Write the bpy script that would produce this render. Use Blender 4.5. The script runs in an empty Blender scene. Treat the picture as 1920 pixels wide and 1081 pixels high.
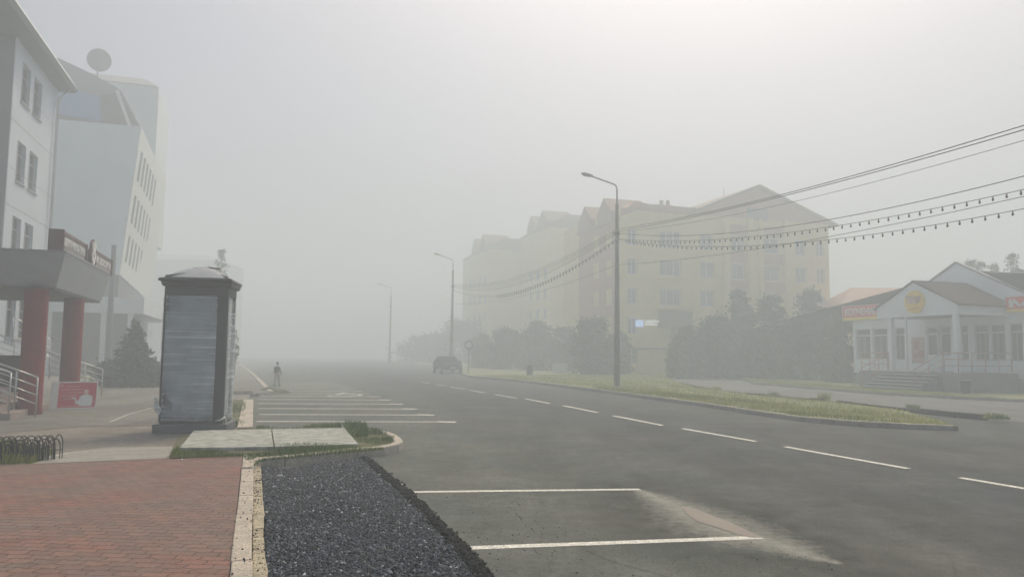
import bpy, math, random
import numpy as np
from mathutils import Vector, Matrix
random.seed(7); RNG = np.random.default_rng(7)
C = bpy.context.scene.collection
sc = bpy.context.scene
# ------------------------------------------------------------------ camera
FPX = 1440.0; CAMH = 1.7
PITCH = math.atan(121.9/FPX); ROLL = 0.0115
cam_d = bpy.data.cameras.new('camera'); cam = bpy.data.objects.new('camera', cam_d); C.objects.link(cam)
cam_d.sensor_width = 36; cam_d.lens = 36*FPX/1920; cam_d.clip_end = 2000; cam_d.clip_start = .05
RM = Matrix.Rotation(math.pi/2+PITCH, 3, 'X') @ Matrix.Rotation(ROLL, 3, 'Z')
cam.matrix_world = Matrix.Translation((0, 0, CAMH)) @ RM.to_4x4()
sc.camera = cam
# ------------------------------------------------------------------ sky, sun, exposure
SUN_EL = math.radians(57); SUN_AZ = math.radians(18)      # azimuth clockwise from +Y
w = bpy.data.worlds.new('World'); sc.world = w; w.use_nodes = True
nt = w.node_tree; bg = nt.nodes['Background']
sky = nt.nodes.new('ShaderNodeTexSky'); sky.sky_type = 'NISHITA'; sky.sun_disc = False
sky.sun_elevation = SUN_EL; sky.sun_rotation = SUN_AZ; sky.air_density = 0.6; sky.dust_density = 7; sky.ozone_density = 0.0
nt.links.new(sky.outputs[0], bg.inputs[0]); bg.inputs[1].default_value = 0.105
sd = bpy.data.lights.new('sun', 'SUN'); sd.energy = 2.0; sd.angle = math.radians(15); sd.color = (1, .81, .49)
so = bpy.data.objects.new('sun', sd); C.objects.link(so)
sdir = Vector((math.sin(SUN_AZ)*math.cos(SUN_EL), math.cos(SUN_AZ)*math.cos(SUN_EL), math.sin(SUN_EL)))
so.rotation_euler = sdir.to_track_quat('Z', 'Y').to_euler()
sc.view_settings.view_transform = 'Standard'; sc.view_settings.look = 'None'; sc.view_settings.gamma = 1
sc.view_settings.exposure = 0.25
sc.cycles.max_bounces = 8; sc.cycles.volume_bounces = 6; sc.cycles.transparent_max_bounces = 12

# ------------------------------------------------------------------ measuring helpers
def ray(px, py): return RM @ Vector(((px-960)/FPX, -(py-540.5)/FPX, -1.0))
CO = Vector((0, 0, CAMH))
def G(px, py, z=0.0):
    r = ray(px, py); t = (z-CAMH)/r.z; return CO + r*t
r0 = ray(487, 657); U = Vector((r0.x, r0.y, 0)).normalized(); V = Vector((U.y, -U.x, 0))
def W(u, v, z=0.0): return Vector((U.x*u+V.x*v, U.y*u+V.y*v, z))
def uv(p): return (p.dot(U), p.dot(V), p.z)
def onV(px, py, v):
    r = ray(px, py); t = v/r.dot(V); return uv(CO+r*t)
def onU(px, py, u):
    r = ray(px, py); t = u/r.dot(U); return uv(CO+r*t)
def onD(px, py, d):
    r = ray(px, py); return CO + r*(d/r.y)

# ------------------------------------------------------------------ materials
MATS = {}
def nodes(m): return m.node_tree.nodes, m.node_tree.links
def mat(name, col, rough=.8, var=.12, scale=3.0, bump=0.0, bscale=40.0, metal=0.0, spec=.5, col2=None, s2=None, v2=None):
    """plain procedural surface: base colour broken up by two scales of noise, optional bump"""
    if name in MATS: return MATS[name]
    m = bpy.data.materials.new(name); m.use_nodes = True; N, L = nodes(m); b = N['Principled BSDF']
    b.inputs['Roughness'].default_value = rough; b.inputs['Metallic'].default_value = metal
    b.inputs['Specular IOR Level'].default_value = spec
    g = N.new('ShaderNodeNewGeometry')
    n1 = N.new('ShaderNodeTexNoise'); n1.inputs['Scale'].default_value = scale; n1.inputs['Detail'].default_value = 8
    n1.inputs['Roughness'].default_value = .62
    L.new(g.outputs['Position'], n1.inputs['Vector'])
    r = N.new('ShaderNodeValToRGB'); r.color_ramp.elements[0].position = .32; r.color_ramp.elements[1].position = .68
    c = Vector(col)
    a = c*(1-var); d = Vector(col2) if col2 else c*(1+var)
    r.color_ramp.elements[0].color = (*a, 1); r.color_ramp.elements[1].color = (*d, 1)
    L.new(n1.outputs['Fac'], r.inputs['Fac'])
    out = r.outputs['Color']
    if s2:
        n3 = N.new('ShaderNodeTexNoise'); n3.inputs['Scale'].default_value = s2; n3.inputs['Detail'].default_value = 5
        L.new(g.outputs['Position'], n3.inputs['Vector'])
        mr = N.new('ShaderNodeMapRange'); mr.inputs[1].default_value = .35; mr.inputs[2].default_value = .65
        mr.inputs[3].default_value = 1-v2; mr.inputs[4].default_value = 1+v2; L.new(n3.outputs['Fac'], mr.inputs[0])
        vm = N.new('ShaderNodeVectorMath'); vm.operation = 'SCALE'; L.new(out, vm.inputs[0]); L.new(mr.outputs[0], vm.inputs['Scale'])
        out = vm.outputs[0]
    L.new(out, b.inputs['Base Color'])
    if bump:
        n2 = N.new('ShaderNodeTexNoise'); n2.inputs['Scale'].default_value = bscale; n2.inputs['Detail'].default_value = 6
        L.new(g.outputs['Position'], n2.inputs['Vector'])
        bp = N.new('ShaderNodeBump'); bp.inputs['Strength'].default_value = bump; bp.inputs['Distance'].default_value = .02
        L.new(n2.outputs['Fac'], bp.inputs['Height']); L.new(bp.outputs[0], b.inputs['Normal'])
    MATS[name] = m; return m

# asphalt: worn patches, aggregate speckle, tyre polish along the road, dried mud where the mesh says so
LANE = G(1250, 930).dot(V)
def asphalt(name, base, warm, attr=False, lane=0):
    m = bpy.data.materials.new(name); m.use_nodes = True; N, L = nodes(m); b = N['Principled BSDF']
    g = N.new('ShaderNodeNewGeometry')
    mp = N.new('ShaderNodeMapping'); mp.inputs['Rotation'].default_value = (0, 0, -math.atan2(-U.x, U.y)); mp.inputs['Scale'].default_value = (1, .12, 1)
    L.new(g.outputs['Position'], mp.inputs['Vector'])
    def noise(vec, s, d=6, ro=.6):
        n = N.new('ShaderNodeTexNoise'); n.inputs['Scale'].default_value = s; n.inputs['Detail'].default_value = d
        n.inputs['Roughness'].default_value = ro; L.new(vec, n.inputs['Vector']); return n.outputs['Fac']
    def mr(x, a, c, lo, hi):
        q = N.new('ShaderNodeMapRange'); q.inputs[1].default_value = a; q.inputs[2].default_value = c
        q.inputs[3].default_value = lo; q.inputs[4].default_value = hi; L.new(x, q.inputs[0]); return q.outputs[0]
    def mul(x, y):
        q = N.new('ShaderNodeMath'); q.operation = 'MULTIPLY'; L.new(x, q.inputs[0]); L.new(y, q.inputs[1]); return q.outputs[0]
    P = g.outputs['Position']
    f = mul(mul(mr(noise(mp.outputs[0], 1.1, 4), .3, .7, .80, 1.20), mr(noise(P, .45, 9, .75), .3, .7, .80, 1.20)),
            mul(mr(noise(P, 7, 8, .8), .3, .7, .72, 1.28), mul(mr(noise(P, 120, 3, .8), .3, .7, .45, 1.55), mul(mr(noise(P, 2.3, 8, .8), .3, .7, .72, 1.28), mr(noise(P, 38, 6, .8), .3, .7, .62, 1.38)))))
    mx = N.new('ShaderNodeMix'); mx.data_type = 'RGBA'; mx.inputs[6].default_value = (*base, 1); mx.inputs[7].default_value = (*warm, 1)
    L.new(mr(noise(P, .35, 5), .4, .62, 0, 1), mx.inputs[0])
    vm = N.new('ShaderNodeVectorMath'); vm.operation = 'SCALE'; L.new(mx.outputs[2], vm.inputs[0]); L.new(f, vm.inputs['Scale'])
    out = vm.outputs[0]
    if lane:      # the parking bays are older and paler than the driving lane
        dp = N.new('ShaderNodeVectorMath'); dp.operation = 'DOT_PRODUCT'; dp.inputs[1].default_value = V; L.new(P, dp.inputs[0])
        ad0 = N.new('ShaderNodeMath'); ad0.operation = 'ADD'; L.new(dp.outputs['Value'], ad0.inputs[0]); L.new(mr(noise(P, .7, 5), .3, .7, -.9, .9), ad0.inputs[1])
        lm = mr(ad0.outputs[0], 0, 18, 0, 1); tn = N.new('ShaderNodeValToRGB'); el = tn.color_ramp.elements
        prof = [(0, 1.42, 1.46, 1.34), (3.8, 1.40, 1.44, 1.32), (4.7, 1.22, 1.24, 1.16), (5.8, 1.20, 1.21, 1.17), (6.9, .93, .95, .96), (8.8, .86, .89, .92), (9.6, 1.0, 1.0, .99), (12, .98, .98, .96), (14, 1.10, 1.09, 1.06), (17.5, 1.0, 1.0, .97)]
        while len(el) < len(prof): el.new(.5)
        for e_, (q, r_, g_, b_) in zip(el, prof): e_.position = q/18; e_.color = (r_, g_, b_, 1)
        L.new(lm, tn.inputs[0]); mu = N.new('ShaderNodeVectorMath'); mu.operation = 'MULTIPLY'; L.new(out, mu.inputs[0]); L.new(tn.outputs[0], mu.inputs[1]); out = mu.outputs[0]
    # fine cracks: distorted voronoi edges, only here and there
    dn = N.new('ShaderNodeTexNoise'); dn.inputs['Scale'].default_value = 1.7; dn.inputs['Detail'].default_value = 5; L.new(P, dn.inputs['Vector'])
    ad = N.new('ShaderNodeVectorMath'); ad.operation = 'MULTIPLY_ADD'; ad.inputs[1].default_value = (.9, .9, .9)
    L.new(dn.outputs['Color'], ad.inputs[0]); L.new(P, ad.inputs[2])
    vo = N.new('ShaderNodeTexVoronoi'); vo.feature = 'DISTANCE_TO_EDGE'; vo.inputs['Scale'].default_value = .33; L.new(ad.outputs[0], vo.inputs['Vector'])
    ck = mr(vo.outputs['Distance'], .0, .0035, .74, 1.0)
    msk = mr(noise(P, .22, 2), .50, .56, 0, 1)
    cm = N.new('ShaderNodeMix'); cm.inputs[2].default_value = 1.0; L.new(msk, cm.inputs[0]); L.new(ck, cm.inputs[3])
    v2 = N.new('ShaderNodeVectorMath'); v2.operation = 'SCALE'; L.new(out, v2.inputs[0]); L.new(cm.outputs[0], v2.inputs['Scale']); out = v2.outputs[0]
    if attr:
        da = N.new('ShaderNodeAttribute'); da.attribute_name = 'damp'
        dm_ = mr(noise(P, 3.5, 7, .75), .35, .6, .0, 1.0); dmm = mul(mr(da.outputs['Fac'], 0, .6, 0, .55), dm_); iv = N.new('ShaderNodeMath'); iv.operation = 'SUBTRACT'; iv.inputs[0].default_value = 1; L.new(dmm, iv.inputs[1])
        v3 = N.new('ShaderNodeVectorMath'); v3.operation = 'SCALE'; L.new(out, v3.inputs[0]); L.new(iv.outputs[0], v3.inputs['Scale']); out = v3.outputs[0]
        at = N.new('ShaderNodeAttribute'); at.attribute_name = 'mud'
        ms = N.new('ShaderNodeMath'); ms.operation = 'MULTIPLY_ADD'; ms.inputs[1].default_value = 1.15; ms.inputs[2].default_value = -.02
        nn = mr(noise(P, 9, 8, .75), .25, .75, -.45, .45)
        aa = N.new('ShaderNodeMath'); aa.operation = 'ADD'; L.new(at.outputs['Fac'], aa.inputs[0]); L.new(nn, aa.inputs[1])
        mk = mul(mr(aa.outputs[0], .2, 1.1, 0, .8), mr(at.outputs['Fac'], 0, .15, 0, 1))
        m2 = N.new('ShaderNodeMix'); m2.data_type = 'RGBA'; m2.inputs[7].default_value = (.33, .335, .31, 1)
        L.new(out, m2.inputs[6]); L.new(mk, m2.inputs[0]); out = m2.outputs[2]
    L.new(out, b.inputs['Base Color'])
    L.new(mr(noise(P, .8, 4), .35, .65, .78, .95), b.inputs['Roughness'])
    b.inputs['Specular IOR Level'].default_value = .22
    bp = N.new('ShaderNodeBump'); bp.inputs['Strength'].default_value = .55; bp.inputs['Distance'].default_value = .006
    L.new(noise(P, 110, 4, .7), bp.inputs['Height']); L.new(bp.outputs[0], b.inputs['Normal'])
    MATS[name] = m; return m
M_road = asphalt('road_asphalt', (.063, .071, .076), (.075, .078, .078), lane=LANE)
M_mud = asphalt('road_asphalt_with_mud', (.063, .071, .076), (.075, .078, .078), True, LANE)
M_serv = asphalt('service_asphalt', (.14, .147, .155), (.15, .15, .147))
M_pave = asphalt('pavement_asphalt', (.165, .155, .145), (.20, .185, .165))

M_apron = asphalt('pale_apron_asphalt', (.15, .15, .145), (.165, .163, .152))
def paver_mat():
    m = bpy.data.materials.new('red_pavers'); m.use_nodes = True; N, L = nodes(m); b = N['Principled BSDF']
    g = N.new('ShaderNodeNewGeometry')
    mp = N.new('ShaderNodeMapping'); mp.inputs['Rotation'].default_value = (0, 0, math.radians(4)); L.new(g.outputs['Position'], mp.inputs['Vector'])
    sx = N.new('ShaderNodeSeparateXYZ'); L.new(mp.outputs[0], sx.inputs[0])
    def M(op, a, c=None, d=None):
        q = N.new('ShaderNodeMath'); q.operation = op
        for i, x in enumerate((a, c, d)):
            if x is None: continue
            if isinstance(x, (int, float)): q.inputs[i].default_value = x
            else: L.new(x, q.inputs[i])
        return q.outputs[0]
    nz = N.new('ShaderNodeTexNoise'); nz.inputs['Scale'].default_value = 2.2; nz.inputs['Detail'].default_value = 5; L.new(g.outputs['Position'], nz.inputs['Vector'])
    nv = N.new('ShaderNodeTexNoise'); nv.inputs['Scale'].default_value = 14; nv.inputs['Detail'].default_value = 3; L.new(g.outputs['Position'], nv.inputs['Vector'])
    wob = M('MULTIPLY_ADD', nz.outputs['Fac'], .05, -.025); wob2 = M('MULTIPLY_ADD', nv.outputs['Fac'], .022, -.011)
    wave = M('MULTIPLY', M('PINGPONG', M('ADD', sx.outputs[0], 100.0), .1), .17)
    y = M('ADD', M('ADD', M('ADD', sx.outputs[1], wave), wob), wob2)
    wx = M('MULTIPLY', M('PINGPONG', M('ADD', sx.outputs[1], 100.0), .05), .28)
    x = M('ADD', M('ADD', sx.outputs[0], wx), wob2)
    cb = N.new('ShaderNodeCombineXYZ'); L.new(x, cb.inputs[0]); L.new(y, cb.inputs[1])
    br = N.new('ShaderNodeTexBrick'); L.new(cb.outputs[0], br.inputs['Vector']); br.offset = .5
    br.inputs['Scale'].default_value = 1; br.inputs['Brick Width'].default_value = .2; br.inputs['Row Height'].default_value = .115
    br.inputs['Mortar Size'].default_value = .0052; br.inputs['Mortar Smooth'].default_value = .35; br.inputs['Bias'].default_value = 0
    br.inputs['Color1'].default_value = (.235, .135, .118, 1); br.inputs['Color2'].default_value = (.155, .105, .097, 1); br.inputs['Mortar'].default_value = (.035, .025, .024, 1)
    # brick-sized hue change between red and dusty grey
    n2 = N.new('ShaderNodeTexNoise'); n2.inputs['Scale'].default_value = .9; n2.inputs['Detail'].default_value = 6; L.new(g.outputs['Position'], n2.inputs['Vector'])
    rp = N.new('ShaderNodeValToRGB'); e = rp.color_ramp.elements; e[0].position = .36; e[0].color = (1.04, .87, .84, 1); e[1].position = .62; e[1].color = (.90, 1.02, 1.0, 1)
    L.new(n2.outputs['Fac'], rp.inputs[0])
    mx = N.new('ShaderNodeVectorMath'); mx.operation = 'MULTIPLY'; L.new(br.outputs['Color'], mx.inputs[0]); L.new(rp.outputs[0], mx.inputs[1])
    n4 = N.new('ShaderNodeTexNoise'); n4.inputs['Scale'].default_value = 45; n4.inputs['Detail'].default_value = 6; n4.inputs['Roughness'].default_value = .7; L.new(g.outputs['Position'], n4.inputs['Vector'])
    mr = N.new('ShaderNodeMapRange'); mr.inputs[1].default_value = .3; mr.inputs[2].default_value = .7; mr.inputs[3].default_value = .72; mr.inputs[4].default_value = 1.28
    L.new(n4.outputs['Fac'], mr.inputs[0])
    s = N.new('ShaderNodeVectorMath'); s.operation = 'SCALE'; L.new(mx.outputs[0], s.inputs[0]); L.new(mr.outputs[0], s.inputs['Scale'])
    # dusty wear
    n5 = N.new('ShaderNodeTexNoise'); n5.inputs['Scale'].default_value = 5; n5.inputs['Detail'].default_value = 8; n5.inputs['Roughness'].default_value = .7; L.new(g.outputs['Position'], n5.inputs['Vector'])
    m5 = N.new('ShaderNodeMapRange'); m5.inputs[1].default_value = .42; m5.inputs[2].default_value = .70; m5.inputs[4].default_value = .62; L.new(n5.outputs['Fac'], m5.inputs[0])
    dm = N.new('ShaderNodeMix'); dm.data_type = 'RGBA'; dm.inputs[7].default_value = (.19, .155, .14, 1); L.new(m5.outputs[0], dm.inputs[0]); L.new(s.outputs[0], dm.inputs[6])
    L.new(dm.outputs[2], b.inputs['Base Color'])
    b.inputs['Roughness'].default_value = .85; b.inputs['Specular IOR Level'].default_value = .3
    inv = M('SUBTRACT', 1.0, br.outputs['Fac']); h = M('ADD', inv, M('MULTIPLY', n4.outputs['Fac'], .25))
    bp = N.new('ShaderNodeBump'); bp.inputs['Strength'].default_value = .9; bp.inputs['Distance'].default_value = .009
    L.new(h, bp.inputs['Height']); L.new(bp.outputs[0], b.inputs['Normal'])
    return m
M_paver = paver_mat()
M_ground = mat('dirt_grass_ground', (.15, .15, .10), .95, .3, 1.2, .5, 30, col2=(.13, .16, .07))
M_verge = mat('verge_soil', (.27, .25, .17), .95, .25, 1.5, .6, 40, col2=(.22, .26, .09), s2=14, v2=.25)
M_soil = mat('island_soil', (.13, .115, .08), .95, .35, 6, .6, 60, col2=(.12, .13, .05))
M_conc = mat('old_concrete', (.42, .41, .37), .85, .18, 4, .5, 50, s2=28, v2=.16)
M_kerb = mat('kerb_concrete', (.44, .41, .37), .85, .22, 5, .6, 60, col2=(.52, .47, .41), s2=40, v2=.22)
M_haunch = mat('sandy_concrete', (.38, .34, .25), .9, .3, 9, .8, 60, col2=(.50, .46, .36), s2=50, v2=.3)
M_slab = mat('slab_concrete', (.32, .34, .325), .85, .2, 3, .5, 45, s2=6, v2=.22)
M_paint = mat('white_road_paint', (.62, .63, .61), .7, .28, 14, .4, 90, s2=60, v2=.3)
M_cpath = mat('grey_concrete_strip', (.27, .27, .26), .9, .15, 3, .4, 50, s2=20, v2=.15)
M_crumb = mat('asphalt_crumb', (.010, .011, .013), .95, .4, 30, 1.0, 90, spec=.15)

# ------------------------------------------------------------------ mesh helpers
class MB:
    def __init__(s): s.v = []; s.f = []
    def add(s, vs, fs):
        o = len(s.v); s.v += [tuple(x) for x in vs]; s.f += [tuple(i+o for i in f) for f in fs]; return s
    def hexa(s, p):      # 8 corners: bottom 4 ccw, top 4 ccw
        return s.add(p, [(3, 2, 1, 0), (4, 5, 6, 7), (0, 1, 5, 4), (1, 2, 6, 5), (2, 3, 7, 6), (3, 0, 4, 7)])
    def ubox(s, u0, u1, v0, v1, z0, z1):
        return s.hexa([W(u0, v0, z0), W(u1, v0, z0), W(u1, v1, z0), W(u0, v1, z0), W(u0, v0, z1), W(u1, v0, z1), W(u1, v1, z1), W(u0, v1, z1)])
    def frust(s, r0, r1, z0, z1):   # r = (u0,u1,v0,v1)
        a, b = r0, r1
        return s.hexa([W(a[0], a[2], z0), W(a[1], a[2], z0), W(a[1], a[3], z0), W(a[0], a[3], z0), W(b[0], b[2], z1), W(b[1], b[2], z1), W(b[1], b[3], z1), W(b[0], b[3], z1)])
    def box(s, c, ax, ay, az, hx, hy, hz):
        c = Vector(c); ax = Vector(ax)*hx; ay = Vector(ay)*hy; az = Vector(az)*hz
        return s.hexa([c-ax-ay-az, c+ax-ay-az, c+ax+ay-az, c-ax+ay-az, c-ax-ay+az, c+ax-ay+az, c+ax+ay+az, c-ax+ay+az])
    def prism(s, pts, z0, z1):
        n = len(pts); b = [(p[0], p[1], z0) for p in pts]; t = [(p[0], p[1], z1) for p in pts]
        return s.add(b+t, [tuple(range(n-1, -1, -1)), tuple(range(n, 2*n))]+[(i, (i+1) % n, n+(i+1) % n, n+i) for i in range(n)])
    def extr(s, pts, vec):          # polygon in any plane pushed along vec
        n = len(pts); vec = Vector(vec); t = [Vector(p)+vec for p in pts]
        return s.add(list(pts)+t, [tuple(range(n-1, -1, -1)), tuple(range(n, 2*n))]+[(i, (i+1) % n, n+(i+1) % n, n+i) for i in range(n)])
    def tube(s, pts, rad, n=8, cap=True):
        pts = [Vector(p) for p in pts]; rs = rad if isinstance(rad, (list, tuple)) else [rad]*len(pts); vs = []; fs = []
        up = Vector((0, 0, 1))
        for i, p in enumerate(pts):
            t = (pts[min(i+1, len(pts)-1)]-pts[max(i-1, 0)]).normalized()
            a = t.cross(up) if abs(t.z) < .98 else t.cross(Vector((0, 1, 0)))
            a.normalize(); b = a.cross(t).normalized()
            for k in range(n):
                q = 2*math.pi*k/n; vs.append(p+(a*math.cos(q)+b*math.sin(q))*rs[i])
        for i in range(len(pts)-1):
            for k in range(n): fs.append((i*n+k, i*n+(k+1) % n, (i+1)*n+(k+1) % n, (i+1)*n+k))
        if cap: fs += [tuple(range(n-1, -1, -1)), tuple((len(pts)-1)*n+k for k in range(n))]
        return s.add(vs, fs)
    def lathe(s, c, prof, n=24):
        c = Vector(c); return s.tube([c+Vector((0, 0, z)) for r, z in prof], [r for r, z in prof], n)
    def ball(s, c, r, n=10, m=6, sc=(1, 1, 1)):
        vs = []; fs = []
        for i in range(m+1):
            th = math.pi*i/m
            for k in range(n):
                q = 2*math.pi*k/n; vs.append((c[0]+r*sc[0]*math.sin(th)*math.cos(q), c[1]+r*sc[1]*math.sin(th)*math.sin(q), c[2]+r*sc[2]*math.cos(th)))
        for i in range(m):
            for k in range(n): fs.append((i*n+k, (i+1)*n+k, (i+1)*n+(k+1) % n, i*n+(k+1) % n))
        return s.add(vs, fs)
WL = {}
def tag(o, label=None, cat=None, group=None, kind=None):
    if label: o['label'] = label
    if cat: o['category'] = cat
    if group: o['group'] = group
    if kind: o['kind'] = kind
    return o
def thing(name, loc, label, cat, group=None):
    o = bpy.data.objects.new(name, None); o.empty_display_size = .3; C.objects.link(o); o.location = loc; WL[o.name] = Vector(loc)
    return tag(o, label, cat, group)
def obj(name, mb, m, parent=None, smooth=False, bevel=0, label=None, loc=None):
    base = WL[parent.name] if parent else Vector(loc) if loc is not None else Vector((0, 0, 0))
    me = bpy.data.meshes.new(name)
    if isinstance(mb, MB):
        me.from_pydata([(x-base.x, y-base.y, z-base.z) for x, y, z in mb.v], [], mb.f)
    else:
        vs, fs = mb; me.from_pydata((np.asarray(vs)-np.array(base)).tolist(), [], [tuple(f) for f in fs])
    me.materials.append(m)
    if smooth: me.polygons.foreach_set('use_smooth', [True]*len(me.polygons))
    me.update(); o = bpy.data.objects.new(name, me); C.objects.link(o)
    if parent: o.parent = parent
    else: o.location = base
    WL[o.name] = base.copy()
    if bevel:
        b = o.modifiers.new('bevel', 'BEVEL'); b.width = bevel; b.segments = 2; b.limit_method = 'ANGLE'
    if label: o['label'] = label
    return o
def struct(name, mb, m, **k): return tag(obj(name, mb, m, **k), kind='structure')
def copy_tree(o, parent=None):
    c = o.copy(); C.objects.link(c); c.parent = parent
    for ch in list(o.children): copy_tree(ch, c)
    return c
def fixnormals(o):
    import bmesh
    bm = bmesh.new(); bm.from_mesh(o.data); bmesh.ops.recalc_face_normals(bm, faces=bm.faces); bm.to_mesh(o.data); bm.free(); return o
def flat(pts): return [(p[0], p[1]) for p in pts]
def sheet(name, pts, z, m): return struct(name, MB().add([(p[0], p[1], z) for p in pts], [tuple(range(len(pts)))]), m)
def text(name, body, P, ax, az, height, m, parent, width=None, depth=.02, bold=0.0):
    cu = bpy.data.curves.new('t', 'FONT'); cu.body = body; cu.size = 1; cu.extrude = .5; cu.offset = bold; cu.resolution_u = 3
    to = bpy.data.objects.new('t', cu); C.objects.link(to)
    dg = bpy.context.evaluated_depsgraph_get(); me = bpy.data.meshes.new_from_object(to.evaluated_get(dg))
    bpy.data.objects.remove(to)
    n = len(me.vertices); co = np.zeros(n*3); me.vertices.foreach_get('co', co); co = co.reshape(-1, 3)
    x0, x1 = co[:, 0].min(), co[:, 0].max(); y0, y1 = co[:, 1].min(), co[:, 1].max()
    s = height/(y1-y0); sx = (width/(x1-x0)) if width else s
    ax = Vector(ax); az = Vector(az); an = ax.cross(az); base = WL[parent.name]
    P = Vector(P)-base
    c2 = np.outer((co[:, 0]-x0)*sx, ax)+np.outer((co[:, 1]-y0)*s, az)+np.outer(co[:, 2]*depth, an)+np.array(P)
    me.vertices.foreach_set('co', c2.ravel()); me.materials.clear(); me.materials.append(m); me.update()
    me.name = name; o = bpy.data.objects.new(name, me); C.objects.link(o); o.parent = parent; WL[o.name] = base.copy(); return o

# ------------------------------------------------------------------ ground and roads
struct('ground', MB().add([(-125, -35, -.03), (140, -35, -.03), (140, 250, -.03), (-125, 250, -.03)], [(0, 1, 2, 3)]), M_ground)
K1 = G(446, 1081, .12); K2 = G(463, 853, .12); kd = (K1-K2); kd.z = 0; kd.normalize()     # near kerb runs from K2 towards the viewer
def along(p, t): q = p+kd*t; return q
# road: one wide asphalt sheet from the left pavement to the verge and out to the right-hand apron
far = 200
sheet('road', [W(-20, -9), W(-20, 60), W(30, 60), W(30, 29.5), W(60, 27), W(far, 24), W(far, -9)], 0, M_road)
# centre dashes
mk = MB()
def stripe(mb, a, b, wd, z=.004):
    a = Vector(a); b = Vector(b); d = (b-a); d.z = 0; d.normalize(); n = Vector((-d.y, d.x, 0))*wd/2
    L = (b-a).length; k = max(1, int(L/.5)); 
    rows = []
    for i in range(k+1):
        p = a.lerp(b, i/k); j = random.uniform(-.008, .008); rows += [p-n*(1+j)+n*j*2, p+n*(1+j*3)]
    mb.add([(p.x, p.y, z) for p in rows], [(2*i, 2*i+2, 2*i+3, 2*i+1) for i in range(k)])
for a, b in [((1800, 895), (1925, 916)), ((1472, 837), (1703, 878)), ((1280, 803), (1417, 827)), ((1150, 779), (1242, 797)), ((1056, 760), (1121, 773)),
             ((985, 747), (1031, 756)), ((928, 739), (968, 746)), ((880, 731), (910, 736)), ((846, 725), (872, 729)), ((818, 720), (836, 723)), ((790, 716), (806, 718.5))]:
    stripe(mk, G(*a), G(*b), .13)
struct('lane_marking', mk, M_paint)
mk = MB()
stripe(mk, G(765, 922), G(1200, 917), .11); stripe(mk, G(862, 1027.5), G(1428, 1007), .12); stripe(mk, G(738, 910), G(757, 907.5), .07)
for a, b, y in [(482, 846, 790), (486, 806, 777), (484, 775, 765.8), (485, 749, 756.6), (483, 727, 748.8), (481, 707, 742.8)]:
    stripe(mk, G(a, y-.4), G(b, y+.5), .15); e = G(b, y+.5); stripe(mk, e+Vector((-.35, .02, 0)), e+Vector((.12, -.05, 0)), .26, .0055)
for i, y in enumerate([737.5, 732.9, 728.9, 725.4, 722.3, 719.5, 717.0]):
    stripe(mk, G(530-i*2, y), G(692-i*11, y+.2), .17)
# painted accessibility symbol in a far bay: head, back arc and wheel arc
c = G(646, 740); ring = [c+Vector((.62*math.cos(t), .95*math.sin(t), 0)) for t in np.linspace(-2.6, .5, 14)]
for a, b in zip(ring[:-1], ring[1:]): stripe(mk, a, b, .16)
stripe(mk, c+Vector((-.35, .2, 0)), c+Vector((-.35, 1.3, 0)), .18); stripe(mk, c+Vector((-.35, .7, 0)), c+Vector((.35, .7, 0)), .16); stripe(mk, c+Vector((-.45, 1.55, 0)), c+Vector((-.2, 1.55, 0)), .26)
struct('parking_marking', mk, M_paint)
# mud around the puddle
pud = [(530, 418), (640, 440), (760, 490), (870, 530), (960, 572), (1060, 622), (1120, 646), (1040, 645), (945, 628), (870, 600), (760, 562), (650, 532), (585, 490)]
P2 = [G(1140+x/3.84, 840+y/3.84) for x, y in pud]
axis = [G(1140+x/3.84, 840+y/3.84) for x, y in [(215, 300), (300, 335), (560, 450), (760, 540), (1000, 640), (1180, 680), (1400, 760), (1650, 825)]]
wid = [.10, .22, .50, .62, .55, .42, .24, .06]
n0, n1 = 150, 190; lo = np.array([min(p.x for p in axis)-1.9, min(p.y for p in axis)-1.4]); hi = np.array([max(p.x for p in axis)+1.6, max(p.y for p in axis)+1.5])
xs = np.linspace(lo[0], hi[0], n0); ys = np.linspace(lo[1], hi[1], n1); X, Y = np.meshgrid(xs, ys, indexing='ij')
best = np.full(X.shape, -9.0); bd = np.full(X.shape, -9.0)
for i in range(len(axis)-1):
    a = np.array(axis[i][:2]); b = np.array(axis[i+1][:2]); d = b-a; t = np.clip(((X-a[0])*d[0]+(Y-a[1])*d[1])/(d@d), 0, 1)
    dist = np.hypot(X-a[0]-t*d[0], Y-a[1]-t*d[1]); wd = wid[i]+(wid[i+1]-wid[i])*t; best = np.maximum(best, 1-dist/(wd*1.25)); bd = np.maximum(bd, 1-dist/(wd*1.6+.75))
mud = np.clip(best, 0, 1); damp = np.clip(bd, 0, 1)
vs = np.stack([X.ravel(), Y.ravel(), np.full(X.size, .0025)], 1)
keep = lambda i, j: damp[i:i+2, j:j+2].max() > 0
fs = [(i*n1+j, (i+1)*n1+j, (i+1)*n1+j+1, i*n1+j+1) for i in range(n0-1) for j in range(n1-1) if keep(i, j)]
o = struct('mud_stain', (vs, fs), M_mud); at = o.data.attributes.new('mud', 'FLOAT', 'POINT'); at.data.foreach_set('value', mud.ravel().astype(np.float32)); at = o.data.attributes.new('damp', 'FLOAT', 'POINT'); at.data.foreach_set('value', damp.ravel().astype(np.float32))
M_puddle = mat('muddy_water', (.22, .19, .165), .4, .04, 2, 0, spec=.25)
tag(struct('puddle_water', MB().add([(p.x, p.y, .0065) for p in P2], [tuple(range(len(P2)))]), M_puddle))

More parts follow.
